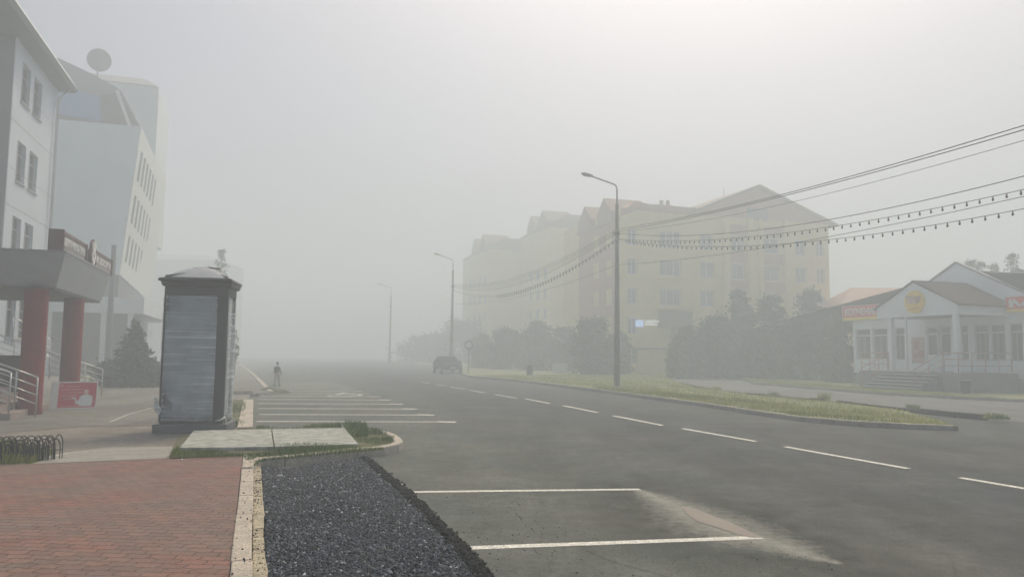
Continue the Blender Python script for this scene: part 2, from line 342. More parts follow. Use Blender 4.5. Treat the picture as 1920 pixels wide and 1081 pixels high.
# left side: brick paving, kerb, haunch
BL = G(0, 872, .10); bx = (BL-G(455, 854, .10)); bx.z = 0
K2L = G(455, 854, .10); near = K2L+kd*9.0
farL = K2L+bx*2.6
struct('brick_pavement', MB().prism(flat([near, K2L, farL, (farL.x, near.y)]), -.02, .10), M_paver)
kb = MB()
nrm = Vector((-kd.y, kd.x, 0)); 
if nrm.x < 0: nrm = -nrm
L0 = 0.0; kw = .155
while L0 < 9.0:
    ln = random.uniform(.75, 1.05); j = random.uniform(-.006, .006); a = K2L+kd*(L0+.006); b = K2L+kd*(L0+ln-.006); s = nrm*.003+nrm*j; e = nrm*(kw+j)
    top = .125+random.uniform(-.006, .006)
    kb.prism(flat([a+s, b+s, b+e, a+e]), -.02, top); L0 += ln
struct('kerb', kb, M_kerb, bevel=.012)
hb = MB(); L0 = .55
while L0 < 9.0:
    ln = random.uniform(.35, .6); a = K2L+kd*L0; b = K2L+kd*(L0+ln)
    hb.prism(flat([a+nrm*(kw+.004), b+nrm*(kw+.004), b+nrm*(.265+random.uniform(-.012, .012)), a+nrm*(.262+random.uniform(-.012, .012))]), -.02, .045+random.uniform(-.008, .006)); L0 += ln
struct('kerb_foundation', hb, M_haunch, bevel=.01)
# pavement beyond (prism 0.10 high)
pv = [G(x, y, .10) for x, y in [(458, 850), (462, 805), (464, 752)]]+[G(x, y, .10) for x, y in [(468, 739), (512, 735), (480, 704)]]
struct('pavement', MB().prism(flat(pv+[W(150, -4.0), W(150, -40), Vector((-38, 11, 0)), G(-600, 899, .1), BL+Vector((0, .004, 0)), K2L+Vector((0, .004, 0))]), -.02, .096), M_pave)
# grey concrete strip between pavers and asphalt, pale line on its far side
cs = [G(x, y, .10) for x, y in [(60, 869), (310, 858.5), (340, 836), (200, 838), (112, 849), (90, 856)]]
sheet('concrete_path', cs, .101, M_cpath)
ml = MB(); q = [G(x, y, .105) for x, y in [(92, 856), (130, 848), (205, 843.5), (320, 838.5)]]
for a, b in zip(q[:-1], q[1:]): stripe(ml, a, b, .07, .105)
q = [G(x, y, .105) for x, y in [(207, 790), (240, 776), (288, 763)]]
for a, b in zip(q[:-1], q[1:]): stripe(ml, a, b, .06, .1025)
sheet('pavement_apron', [G(x, y, .1) for x, y in [(-500, 830), (0, 811), (120, 799), (285, 795), (425, 793), (430, 752), (470, 738), (508, 734.5), (480, 706), (470, 700), (300, 712), (290, 727), (150, 727), (-500, 727)]], .0985, M_apron)
q = [G(x, y, .105) for x, y in [(0, 812), (120, 800), (285, 796)]]
struct('pavement_line', ml, mat('worn_pale_paint', (.42, .42, .40), .8, .3, 12))
ml = MB()
for a, b in zip(q[:-1], q[1:]): stripe(ml, a, b, .05, .1025)
struct('pavement_joint', ml, mat('dark_joint', (.07, .068, .06), .9))
# kerb beside the far bays and ledge
fk = MB()
def kerbrun(mb, pts, wd, z0, z1, side, seg=1.0, gap=.006):
    pts = [Vector((p[0], p[1], 0)) for p in pts]
    for a, b in zip(pts[:-1], pts[1:]):
        d = b-a; Ln = d.length; d.normalize(); n = Vector((-d.y, d.x, 0))*side*wd; k = max(1, round(Ln/seg))
        for i in range(k):
            s = a+d*(Ln*i/k+gap/2); e = a+d*(Ln*(i+1)/k-gap/2); j = random.uniform(-.004, .004)
            mb.prism(flat([s, e, e+n, s+n]) if side > 0 else flat([s+n, e+n, e, s]), z0, z1+j)
kerbrun(fk, [G(474, 803, .1), G(475, 750, .1)], .30, -.02, .13, 1)
kerbrun(fk, [G(474, 738, .1), G(424, 738.5, .1)], .16, -.02, .22, 1)
kerbrun(fk, [G(512, 734, .1), G(484, 707, .1)], .22, -.02, .14, 1, 2.0)
kerbrun(fk, [G(484, 706, .1), W(140, -3.9)], .22, -.02, .14, 1, 4.0)
kerbrun(fk, [G(512, 736, .1), G(474, 738, .1)], .16, -.02, .14, -1)
fixnormals(struct('pavement_kerb', fk, M_kerb))
sheet('planting_bed', [G(x, y, .1) for x, y in [(424, 801), (457, 802), (461, 752), (430, 748)]], .104, M_soil)
# parking island
ko = [(474, 874), (480, 862), (492, 858), (535, 854.5), (597, 848), (671, 840), (722, 836.5), (748, 831), (756, 826), (752, 820), (742, 813), (728, 808), (695, 804), (600, 802)]
KO = [G(x, y, .15) for x, y in ko]
def inset(P, d):
    out = []
    for i, p in enumerate(P):
        a = P[max(i-1, 0)]; b = P[min(i+1, len(P)-1)]; t = (b-a); t.z = 0; t.normalize(); out.append(p+Vector((-t.y, t.x, 0))*d)
    return out
KI = inset(KO, .15)
ik = MB()
joint = {4, 6, 8, 10}
ik_groups = [(0, 3), (3, 5), (5, 7), (7, 9), (9, 11), (11, 13)]
for a, b in ik_groups:
    o_ = KO[a:b+1]; i_ = KI[a:b+1]
    def sh(p, q): d = (q-p).normalized(); return p+d*.006
    o_ = [sh(o_[0], o_[1])]+o_[1:-1]+[sh(o_[-1], o_[-2])]; i_ = [sh(i_[0], i_[1])]+i_[1:-1]+[sh(i_[-1], i_[-2])]
    ik.prism(flat(o_+i_[::-1]), -.02, .15)
fixnormals(struct('island_kerb', ik, M_kerb, bevel=.022))
isl = KI+[G(470, 801, .14), G(335, 812, .14), G(318, 856, .13), K2L+Vector((.0, .01, 0)), K2L+nrm*kw+kd*.3]
fixnormals(struct('island_ground', MB().prism(flat(isl), -.02, .127), M_soil))
SL = [G(x, y, .19) for x, y in [(336, 838.5), (363, 806), (508, 803.5), (513, 836)]], [G(x, y, .19) for x, y in [(515, 836), (510, 803.5), (646, 801), (672, 831)]]
for pts, lab in zip(SL, ('grey concrete slab nearer the plastic-wrapped kiosk, left half of the pair', 'grey concrete slab nearer the island tip, right half of the pair')):
    o = fixnormals(obj('concrete_slab', MB().prism(flat(pts), .10, .185+.004*random.random()), M_slab, bevel=.012)); tag(o, lab, 'concrete slab', 'slabs on the parking island')

# right verge (raised), service road, lawn by the shop
kr = [(1787, 797), (1700, 794), (1600, 789), (1500, 780.5), (1400, 767), (1300, 752), (1200, 739.5), (1100, 726.5), (1000, 714.5), (940, 708.5), (880, 703.5)]
KR = [G(x, y, .13) for x, y in kr]
KRX = KR+[W(90, 21), W(140, 19)]
vk = MB(); kerbrun(vk, KRX[::-1], .15, -.02, .13, 1, 2.2); fixnormals(struct('verge_kerb', vk, mat('dark_kerb_concrete', (.30, .28, .25), .9, .25, 5, .5, 50), bevel=.015))
vb = [(1781, 795), (1760, 787), (1690, 768), (1600, 757), (1500, 747), (1400, 738.5), (1300, 725), (1262, 713), (1248, 700)]
VB = [G(x, y, .12) for x, y in vb]
fixnormals(struct('verge', MB().prism(flat([p+V*.155 for p in KRX[::-1]]+VB[0:]+[W(60, 30), W(140, 30)]), -.02, .115), M_verge))
serv = [G(x, y, .02) for x, y in [(1240, 700.5), (1262, 714), (1300, 727), (1400, 740), (1500, 749), (1600, 759), (1690, 770), (1800, 781), (1920, 790), (2400, 830), (2600, 780), (1920, 749), (1650, 736), (1410, 716.5), (1395, 709), (1500, 702), (1560, 699)]]
sheet('service_road', serv, .010, M_serv)
lawn = [G(x, y, .12) for x, y in [(1410, 716), (1530, 725.5), (1650, 735), (1780, 742), (1920, 748.5), (2500, 776)]]
fixnormals(struct('lawn', MB().prism(flat(lawn+[W(20, 62), W(60, 62), W(60, 33), G(1395, 708, .12)]), -.02, .115), M_verge))
lk = MB(); kerbrun(lk, lawn, .12, -.02, .135, -1, 1.6); fixnormals(struct('lawn_kerb', lk, MATS['dark_kerb_concrete']))
# broken low edging along the service road
be = MB(); bl = [G(x, y, .1) for x, y in [(1275, 717), (1340, 731), (1400, 737), (1500, 746), (1600, 755.5), (1700, 766), (1800, 776), (1858, 781)]]
for a, b in zip(bl[:-1], bl[1:]):
    n = max(1, int((b-a).length/.7))
    for i in range(n):
        if random.random() < .05: continue
        s = a.lerp(b, i/n); e = a.lerp(b, (i+.94)/n); h = random.uniform(.12, .17); d = (e-s).normalized(); q = Vector((-d.y, d.x, 0))*.13
        be.prism(flat([s, e, e-q, s-q]), -.02, h)
fixnormals(struct('broken_edging', be, mat('mossy_edging', (.075, .072, .06), .95, .3, 6, .5, 40), bevel=.02))

# ------------------------------------------------------------------ scattered small stuff
def inpoly(P, poly):
    x, y = P[:, 0], P[:, 1]; r = np.zeros(len(P), bool); n = len(poly)
    for i in range(n):
        x0, y0 = poly[i][:2]; x1, y1 = poly[(i+1) % n][:2]
        if y0 == y1: continue
        c = ((y0 > y) != (y1 > y)) & (x < (x1-x0)*(y-y0)/(y1-y0)+x0); r ^= c
    return r
def sample(poly, n):
    q = np.array([p[:2] for p in poly]); lo, hi = q.min(0), q.max(0); out = np.zeros((0, 2))
    while len(out) < n:
        p = RNG.uniform(lo, hi, (n*2, 2)); out = np.vstack([out, p[inpoly(p, q)]])
    return out[:n]
CUBE = np.array([(-1, -1, -1), (1, -1, -1), (1, 1, -1), (-1, 1, -1), (-1, -1, 1), (1, -1, 1), (1, 1, 1), (-1, 1, 1)], float)
CF = np.array([(3, 2, 1, 0), (4, 5, 6, 7), (0, 1, 5, 4), (1, 2, 6, 5), (2, 3, 7, 6), (3, 0, 4, 7)])
def chips(P, z, size, flatness=.6):
    n = len(P); c = np.tile(CUBE, (n, 1, 1))*RNG.uniform(.45, 1.1, (n, 8, 3)); c[:, :, 2] *= flatness
    sz = size*np.clip(RNG.lognormal(0, .38, n), .4, 2.2); c *= sz[:, None, None]*RNG.uniform(.7, 1.3, (n, 1, 3))
    a = RNG.uniform(0, 2*np.pi, n); t = RNG.normal(0, .55, n); b = RNG.normal(0, .55, n)
    def rot(v, ax, an):
        i, j = [(1, 2), (0, 2), (0, 1)][ax]; s, co = np.sin(an)[:, None], np.cos(an)[:, None]; w = v.copy()
        w[:, :, i] = v[:, :, i]*co-v[:, :, j]*s; w[:, :, j] = v[:, :, i]*s+v[:, :, j]*co; return w
    c = rot(rot(rot(c, 0, t), 1, b), 2, a)
    c[:, :, 0] += P[:, 0, None]; c[:, :, 1] += P[:, 1, None]; c[:, :, 2] += z[:, None] if hasattr(z, '__len__') else z
    f = (CF[None]+8*np.arange(n)[:, None, None]).reshape(-1, 4); return c.reshape(-1, 3), f
def fastmesh(name, vs, fs, m, vals=None, loc=None, parent=None, per=None):
    base = np.array(WL[parent.name]) if parent else np.array(loc if loc is not None else (0, 0, 0), float)
    me = bpy.data.meshes.new(name); k = fs.shape[1]
    me.vertices.add(len(vs)); me.vertices.foreach_set('co', (vs-base).ravel()); me.loops.add(fs.size); me.loops.foreach_set('vertex_index', fs.ravel().astype(np.int32))
    me.polygons.add(len(fs)); me.polygons.foreach_set('loop_start', np.arange(0, fs.size, k, dtype=np.int32)); me.update(calc_edges=True)
    if vals is not None:
        a = me.attributes.new('tone', 'FLOAT', 'POINT'); a.data.foreach_set('value', vals.astype(np.float32))
    me.materials.append(m); o = bpy.data.objects.new(name, me); C.objects.link(o); o.parent = parent
    if not parent: o.location = base
    WL[o.name] = Vector(base); return o
def tonemat(name, stops, rough=.8, spec=.4, transl=0.0, bump=0):
    m = bpy.data.materials.new(name); m.use_nodes = True; N, L = nodes(m); b = N['Principled BSDF']
    at = N.new('ShaderNodeAttribute'); at.attribute_name = 'tone'; r = N.new('ShaderNodeValToRGB')
    el = r.color_ramp.elements
    while len(el) < len(stops): el.new(.5)
    for e, (p, c) in zip(el, stops): e.position = p; e.color = (*c, 1)
    L.new(at.outputs['Fac'], r.inputs[0]); L.new(r.outputs[0], b.inputs['Base Color']); b.inputs['Roughness'].default_value = rough; b.inputs['Specular IOR Level'].default_value = spec
    if transl:
        t = N.new('ShaderNodeBsdfTranslucent'); L.new(r.outputs[0], t.inputs[0]); mx = N.new('ShaderNodeMixShader'); mx.inputs[0].default_value = transl
        L.new(b.outputs[0], mx.inputs[1]); L.new(t.outputs[0], mx.inputs[2]); L.new(mx.outputs[0], N['Material Output'].inputs[0])
    return m
# gravel bed of crushed asphalt
GP = [G(487, 893), G(538, 880), G(612, 867.5), G(682, 860), G(762, 927), G(862, 1028), G(905, 1081)]
e = (GP[-1]-GP[-2]).normalized(); GP += [GP[-1]+e*2.2]
hx = K2L+nrm*.268; GP += [hx+kd*8.2]
GP[0] = hx+kd*.62
sheet('gravel_bed', GP, .008, M_crumb)
M_gravel = tonemat('crushed_stone', [(0, (.006, .008, .013)), (.42, (.020, .030, .050)), (.68, (.070, .098, .145)), (.88, (.24, .28, .34)), (1, (.55, .60, .65))], .65, .3)
n = 52000; P = sample(GP, n)
P = np.vstack([P, sample([p for p in GP if True], 4000)])
hgt = .010+.022*np.abs(np.sin(P[:, 0]*5.1+np.cos(P[:, 1]*3.3))*.5+RNG.uniform(0, .6, len(P)))
vs, fs = chips(P, hgt, .0092); tone = np.repeat(np.clip(RNG.beta(1.6, 2.6, len(P))+(RNG.random(len(P)) > .992)*.5, 0, 1), 8)
tag(fastmesh('gravel', vs, fs, M_gravel, tone), 'dark blue grey crushed gravel filling the bay beside the red paving', 'gravel', kind='stuff')
# crumbly cut edge of the asphalt along the gravel
M_dark = tonemat('bitumen_crumbs', [(0, (.006, .006, .008)), (1, (.035, .035, .035))], .9, .15)
ed = [GP[3], GP[4], GP[5], GP[7]]; Q = []
rid = MB()
for a, b in zip(ed[:-1], ed[1:]):
    L_ = (b-a).length; k = int(L_*900)
    t = RNG.random(k); Q.append(np.stack([a.x+(b.x-a.x)*t, a.y+(b.y-a.y)*t], 1)+RNG.normal(0, .030, (k, 2)))
    ks = int(L_/.12); d = (b-a).normalized(); q = Vector((-d.y, d.x, 0))
    for i in range(ks):
        s = a.lerp(b, i/ks); e2 = a.lerp(b, (i+1)/ks); w0 = random.uniform(.03, .055); rid.tube([s-d*.02+Vector((0, 0, -.005)), e2+d*.02+Vector((0, 0, -.005))], w0, 7)
P = np.vstack(Q); vs, fs = chips(P, RNG.uniform(.0, .045, len(P)), .010, .8)
v2 = np.array(rid.v); 
struct('asphalt_cut_edge', rid, M_crumb)
tag(fastmesh('asphalt_crumbs', vs, fs, M_dark, np.repeat(RNG.random(len(P)), 8)), 'crumbly black broken asphalt edge between gravel and bays', 'asphalt crumbs', kind='stuff')
# loose grit on the bays and on the haunch
area = [G(700, 880), G(1180, 890), G(1500, 1000), G(1600, 1081), G(920, 1081)]
P = sample(area, 1700); f = (P[:, 1] < 9.5) | (RNG.random(len(P)) < .3); P = P[f]
P = P[np.sin(P[:, 0]*2.3+1)+np.cos(P[:, 1]*1.9)+RNG.normal(0, .7, len(P)) > -.2]
vs, fs = chips(P, .001, .0042); 
P3 = np.array([[*(K2L+nrm*(kw+random.uniform(.0, .10))+kd*random.uniform(.6, 8.5))[:2]] for _ in range(420)]); v3, f3 = chips(P3, .047, .005)
P4 = np.array([[*(K2L+nrm*random.uniform(.0, kw)+kd*random.uniform(.1, 8))[:2]] for _ in range(60)]); v4, f4 = chips(P4, .13, .005)
VV = np.vstack([vs, v3, v4]); FF = np.vstack([fs, f3+len(vs), f4+len(vs)+len(v3)])
tag(fastmesh('loose_grit', VV, FF, M_dark, RNG.random(len(VV))), 'specks of dark grit scattered over the parking bay asphalt', 'grit', kind='stuff')
# a few pale stones and litter bits
def pebble(p, r, lab, m):
    a, f = chips(np.array([[p.x, p.y]]), p.z+r*.3, r, .6); tag(fastmesh('stone', a, f, m, np.array([.9]*8), loc=p), lab, 'stone')
M_pale = mat('pale_stone', (.5, .5, .47), .8)
pebble(G(524, 893, .02), .035, 'white stone lying on the gravel below the island kerb', M_pale)
pebble(G(340, 863, .10), .035, 'pale crumb lying on the red pavers at the grass edge', M_pale)

# ---- grass
def blades(P, z, h, wd, lean=.35):
    n = len(P); a = RNG.uniform(0, 2*np.pi, n); l = RNG.uniform(0, 2*np.pi, n); hh = h*RNG.uniform(.35, 1.15, n)
    dx, dy = np.cos(a)*wd, np.sin(a)*wd; lx, ly = np.cos(l)*hh*lean*RNG.uniform(.2, 1.6, n), np.sin(l)*hh*lean*RNG.uniform(.2, 1.6, n)
    z = np.broadcast_to(z, n)
    v = np.stack([np.stack([P[:, 0]-dx, P[:, 1]-dy, z], 1), np.stack([P[:, 0]+dx, P[:, 1]+dy, z], 1),
                  np.stack([P[:, 0]+lx*.5+dx*.6, P[:, 1]+ly*.5+dy*.6, z+hh*.6], 1), np.stack([P[:, 0]+lx, P[:, 1]+ly, z+hh], 1)], 1)
    return v.reshape(-1, 3), np.arange(4*n).reshape(n, 4)
M_grass = tonemat('grass_blades', [(0, (.04, .08, .010)), (.55, (.09, .17, .022)), (.85, (.17, .24, .04)), (1, (.28, .26, .10))], .7, .3, .3)
M_dgrass = tonemat('dry_grass_blades', [(0, (.14, .18, .03)), (.5, (.31, .35, .075)), (1, (.46, .44, .17))], .8, .2, .3)
def grass(name, poly, n, z, h, wd, m, lab, thr=-9, hfield=None):
    P = sample(poly, n)
    c = np.sin(P[:, 0]*3.1+1.3*np.cos(P[:, 1]*2.3))+np.cos(P[:, 1]*4.7+P[:, 0])+RNG.normal(0, .45, len(P)); P = P[c > thr]
    hh = h*(1+.35*np.sin(P[:, 0]*2.2+P[:, 1]*1.7)); 
    v, f = blades(P, z, hh, wd); t = np.repeat(np.clip(.45+.25*np.sin(P[:, 0]*1.9+P[:, 1])+RNG.normal(0, .22, len(P)), 0, 1), 4)
    return tag(fastmesh(name, v, f, m, t), lab, 'grass', kind='stuff')
grass('grass', [G(x, y, .13) for x, y in [(318, 857), (330, 840), (470, 839), (600, 838), (700, 833), (722, 842), (600, 853), (500, 862), (474, 874), (455, 855)]], 9000, .12, .085, .0035, M_grass, 'green grass strip along the front of the island slabs', -.9)
grass('grass', [G(x, y, .13) for x, y in [(648, 803), (700, 806), (740, 818), (735, 830), (690, 836), (670, 830)]], 3800, .12, .085, .0035, M_grass, 'green and brown grass on the rounded tip of the island', -.6)
grass('grass', [G(x, y, .13) for x, y in [(645, 800), (684, 803), (690, 818), (655, 820)]], 2600, .12, .14, .005, M_grass, 'taller bright grass clump at the end of the right-hand slab')
grass('grass', [G(x, y, .13) for x, y in [(480, 802), (640, 800), (640, 796), (560, 797), (480, 799)]], 2500, .10, .09, .004, M_grass, 'thin line of grass behind the island slabs', -.4)
grass('grass', [G(x, y, .1) for x, y in [(424, 801), (457, 802), (461, 752), (440, 750), (428, 775)]], 1500, .10, .10, .005, M_grass, 'dark grass in the bed between kiosk and bay kerb', -.2)
grass('grass', [G(x, y, .1) for x, y in [(-120, 872), (0, 870), (60, 869), (100, 857), (100, 850), (60, 842), (0, 830), (-120, 830)]], 9000, .10, .17, .005, M_dgrass, 'weedy grass growing through the low iron border fence', -.7)
vp = [p+V*.2 for p in KR[::-1]]+VB[::-1][::-1]
grass('grass', [(p+V*.1) for p in KR]+[VB[i] for i in range(8, -1, -1)], 46000, .11, .10, .009, M_dgrass, 'yellow green mown grass on the verge around the lamp post', -.9)
grass('grass', [KR[0]+V*.2, KR[3]+V*.2, KR[5]+V*.2, KR[7]+V*.2, G(1200, 730, .12), G(1400, 752, .12), G(1600, 772, .12), G(1700, 784, .12)], 14000, .11, .14, .009, M_dgrass, 'thick grass band right behind the verge kerb', -.4)
grass('grass', [p for p in lawn[:5]]+[W(28.5, 29.4), W(36, 31), W(48, 33)], 26000, .11, .10, .012, M_dgrass, 'lawn in front of the shop steps', -.5)
for i, (x, y, s) in enumerate([(1343, 731, .22), (1450, 741, .18), (1545, 750, .34), (1712, 766, .18), (1860, 783, .18), (1875, 784, .16)]):
    p = G(x, y, .1); P = np.array([[p.x, p.y]])+np.clip(RNG.normal(0, .08, (150, 2)), -.16, .16)*[1.5, .8]; v, f = blades(P, .08, s*np.ones(150), .012, .5)
    tag(fastmesh('weed_tuft', v, f, M_grass if i % 2 else M_dgrass, RNG.random(len(v)), loc=p), ['weed tuft at the left end of the broken edging', 'low weed in the broken edging above the long dash', 'tall spiky weed in the middle of the broken edging', 'small weed near the right end of the verge grass', 'yellow green weed where the edging ends', 'weed beside the dark rubble at the right picture edge'][i], 'weed', 'weeds along the broken edging')

# ------------------------------------------------------------------ facade builder
M_glass = mat('dark_window_glass', (.045, .052, .058), .12, .3, .7, spec=.8)
M_pvc = mat('white_window_frame', (.62, .63, .64), .5, .05)
M_grey_frame = mat('grey_window_frame', (.30, .31, .33), .6, .08)
class Fr:
    """wall frame: s runs along the wall, depth goes into the building"""
    def __init__(s, o, a, n): s.o = Vector(o); s.a = Vector(a); s.n = Vector(n)
    def p(s, x, z, d=0): return s.o+s.a*x+s.n*d+Vector((0, 0, z))
    def box(s, mb, x0, x1, z0, z1, d0, d1):
        return mb.hexa([s.p(x0, z0, d0), s.p(x1, z0, d0), s.p(x1, z0, d1), s.p(x0, z0, d1), s.p(x0, z1, d0), s.p(x1, z1, d0), s.p(x1, z1, d1), s.p(x0, z1, d1)])
def wall_holes(F, mb, x0, x1, z0, z1, holes, rec=.16, thick=.3):
    xs = sorted({x0, x1, *[h[0] for h in holes], *[h[1] for h in holes]}); zs = sorted({z0, z1, *[h[2] for h in holes], *[h[3] for h in holes]})
    for i in range(len(xs)-1):
        for j in range(len(zs)-1):
            cx, cz = (xs[i]+xs[i+1])/2, (zs[j]+zs[j+1])/2
            if any(h[0] < cx < h[1] and h[2] < cz < h[3] for h in holes): continue
            mb.add([F.p(xs[i], zs[j]), F.p(xs[i+1], zs[j]), F.p(xs[i+1], zs[j+1]), F.p(xs[i], zs[j+1])], [(0, 1, 2, 3)])
    for a, b, c, d in holes:
        q = [(a, c), (b, c), (b, d), (a, d)]
        for k in range(4):
            (xa, za), (xb, zb) = q[k], q[(k+1) % 4]; mb.add([F.p(xa, za), F.p(xb, zb), F.p(xb, zb, rec+.05), F.p(xa, za, rec+.05)], [(0, 1, 2, 3)])
def window(parent, F, a, b, c, d, rec=.16, frm=None, gl=None, mul=1, tr=None, fw=.06, sill=True, name='window'):
    frm = frm or M_pvc; gl = gl or M_glass; mb = MB()
    F.box(mb, a, b, c, c+fw, rec-.04, rec+.05); F.box(mb, a, b, d-fw, d, rec-.04, rec+.05)
    F.box(mb, a, a+fw, c+fw, d-fw, rec-.04, rec+.05); F.box(mb, b-fw, b, c+fw, d-fw, rec-.04, rec+.05)
    for k in range(1, mul): x = a+(b-a)*k/mul; F.box(mb, x-fw/2, x+fw/2, c+fw, d-fw, rec-.035, rec+.045)
    if tr: F.box(mb, a+fw, b-fw, tr-fw/2, tr+fw/2, rec-.03, rec+.04)
    w_ = obj(name, mb, frm, parent)
    obj('pane', F.box(MB(), a+fw*.5, b-fw*.5, c+fw*.5, d-fw*.5, rec+.01, rec+.025), gl, w_)
    if sill: obj('sill', F.box(MB(), a-.05, b+.05, c-.05, c-.003, -.07, rec-.045), frm, w_)
    return w_

# ------------------------------------------------------------------ near left building with canopy
M_white = mat('white_cladding', (.51, .57, .66), .7, .06, .8, .15, 30, s2=9, v2=.04)
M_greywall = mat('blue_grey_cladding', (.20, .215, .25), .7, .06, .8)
M_metalgrey = mat('grey_sheet_metal', (.26, .275, .30), .5, .07, 1.5, metal=.2)
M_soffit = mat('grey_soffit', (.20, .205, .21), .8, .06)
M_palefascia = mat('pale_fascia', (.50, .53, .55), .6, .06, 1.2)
M_red = mat('dull_red_column', (.20, .014, .018), .8, .16, 3, .2, 30, s2=12, v2=.08)
M_steel = mat('stainless_rail', (.52, .53, .55), .3, .08, metal=.8)
M_brown = mat('brown_sign_frame', (.13, .075, .075), .6, .1)
vA = -9.1
uA0 = onV(4, 470, vA)[0]; uA1 = onV(90, 470, vA)[0]
zA = onV(95, 152, vA)[2]
bA = thing('culture_building', W(uA0, vA, .1), 'white clad four storey building with dark eaves and a canopy on red columns', 'building')
FA = Fr(W(0, vA, 0), U, -V)
def su(px, py, v): return onV(px, py, v)[0]
holes = []
for (xa, ya), (xb, yb), (xc, yc), (xd, yd) in [((43, 120), (43, 190), (61, 143), (61, 200)), ((65, 148), (65, 210), (81, 168), (81, 220)),
        ((32, 268), (32, 330), (48, 283), (48, 340)), ((54, 290), (54, 350), (70, 302), (70, 356)), ((24, 416), (24, 470), (38, 424), (38, 470)), ((47, 430), (47, 476), (61, 437), (61, 478)),
        ((11, 566), (11, 625), (24, 568), (24, 627)), ((42, 572), (42, 620), (56, 574), (56, 622))]:
    holes.append((su(xa, ya, vA), su(xc, yc, vA), min(onV(xb, yb, vA)[2], onV(xd, yd, vA)[2]), max(onV(xa, ya, vA)[2], onV(xc, yc, vA)[2])))
rows = [holes[0:2], holes[2:4], holes[4:6], holes[6:8]]; H2 = []
cols = [((holes[0][0]+holes[2][0]+holes[4][0])/3, (holes[0][1]+holes[2][1]+holes[4][1])/3), ((holes[1][0]+holes[3][0]+holes[5][0])/3, (holes[1][1]+holes[3][1]+holes[5][1])/3)]
for r in rows:
    zc = sum(h[2]+h[3] for h in r)/(2*len(r)); 
    for cc in cols: H2.append((cc[0], cc[1], zc-.78, zc+.78))
mb = MB(); wall_holes(FA, mb, uA0, uA1, .0, zA, H2)
mb.add([W(uA0, vA, 0), W(uA0, vA, zA), W(uA0, -30, zA), W(uA0, -30, 0)], [(0, 1, 2, 3)]); mb.add([W(uA1, vA, 0), W(uA1, -30, 0), W(uA1, -30, zA), W(uA1, vA, zA)], [(0, 1, 2, 3)])
obj('wall', mb, M_white, bA)
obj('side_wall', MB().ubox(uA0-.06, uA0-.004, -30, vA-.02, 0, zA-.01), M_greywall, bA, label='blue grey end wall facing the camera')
for h in H2: window(bA, FA, *h, frm=M_grey_frame, mul=2, tr=h[3]-.45, fw=.05)
sm = MB()
for z in (3.9, 7.0, 10.2): FA.box(sm, uA0+.01, uA1-.01, z, z+.025, -.004, .01)
for z in (5.2, 8.4, 11.6): FA.box(sm, uA0+.01, uA1-.01, z, z+.015, -.003, .01)
obj('panel_joint', sm, M_soffit, bA)
# eaves: flat soffit, slanted fascia, low roof
tip = G(124, 153, zA); tu, tv, _ = uv(tip)
em = MB(); r_in = (uA0-5, max(tu, uA1+.2), -30, max(tv, vA+.3)); em.frust(r_in, (r_in[0]-.12, r_in[1]+.12, -30, r_in[3]+.12), zA, zA+.16)
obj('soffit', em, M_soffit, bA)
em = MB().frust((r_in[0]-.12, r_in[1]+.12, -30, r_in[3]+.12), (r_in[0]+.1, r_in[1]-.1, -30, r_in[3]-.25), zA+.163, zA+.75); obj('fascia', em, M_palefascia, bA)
obj('roof', MB().frust((r_in[0]+.14, r_in[1]-.14, -30, r_in[3]-.29), (uA0+3, uA1-1.2, -30, vA-2.4), zA+.753, zA+2.1), M_metalgrey, bA)
dp = uA1-.35; obj('downpipe', MB().tube([W(dp, r_in[3]-.1, zA-.02), W(dp, vA+.12, zA-.5), W(dp, vA+.12, .3)], .07, 8), M_palefascia, bA, smooth=True)
# canopy
p0 = uv(G(105, 539, 3.2)); p1 = uv(G(121, 473, 3.95)); p2 = uv(G(190, 565, 3.2)); p3 = uv(G(208, 515, 3.95))
vb0 = (p0[1]+p2[1])/2; vt0 = max(vb0+.18, (p1[1]+p3[1])/2)
cb_ = (p0[0], p2[0], vA+.003, vb0); ct_ = (p1[0], p3[0], vA+.003, vt0)
can = obj('canopy', MB().frust(cb_, ct_, 3.2, 3.95), M_palefascia, bA)
obj('canopy_front', MB().hexa([W(cb_[0]-.02, vA+.01, 3.205), W(cb_[0]-.004, vA+.01, 3.205), W(cb_[0]-.004, vb0-.004, 3.205), W(cb_[0]-.02, vb0-.004, 3.205), W(ct_[0]-.02, vA+.01, 3.94), W(ct_[0]-.004, vA+.01, 3.94), W(ct_[0]-.004, vt0-.004, 3.94), W(ct_[0]-.02, vt0-.004, 3.94)]), mat('blue_grey_fascia', (.42, .47, .55), .6, .06), can)
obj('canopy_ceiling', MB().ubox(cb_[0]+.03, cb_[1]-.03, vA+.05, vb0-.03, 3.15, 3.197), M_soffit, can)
obj('flashing', MB().ubox(ct_[0]-.03, ct_[1]+.02, vA+.01, vt0+.02, 3.953, 3.99), M_metalgrey, can)
for (bx_, by_) in ((55, 776), (128, 758)):
    b = G(bx_, by_, .1); obj('column', MB().lathe((b.x, b.y, 0), [(.27, .09), (.275, .2), (.262, .3), (.262, 2.5), (.262, 3.148)], 32), M_red, bA, smooth=True)
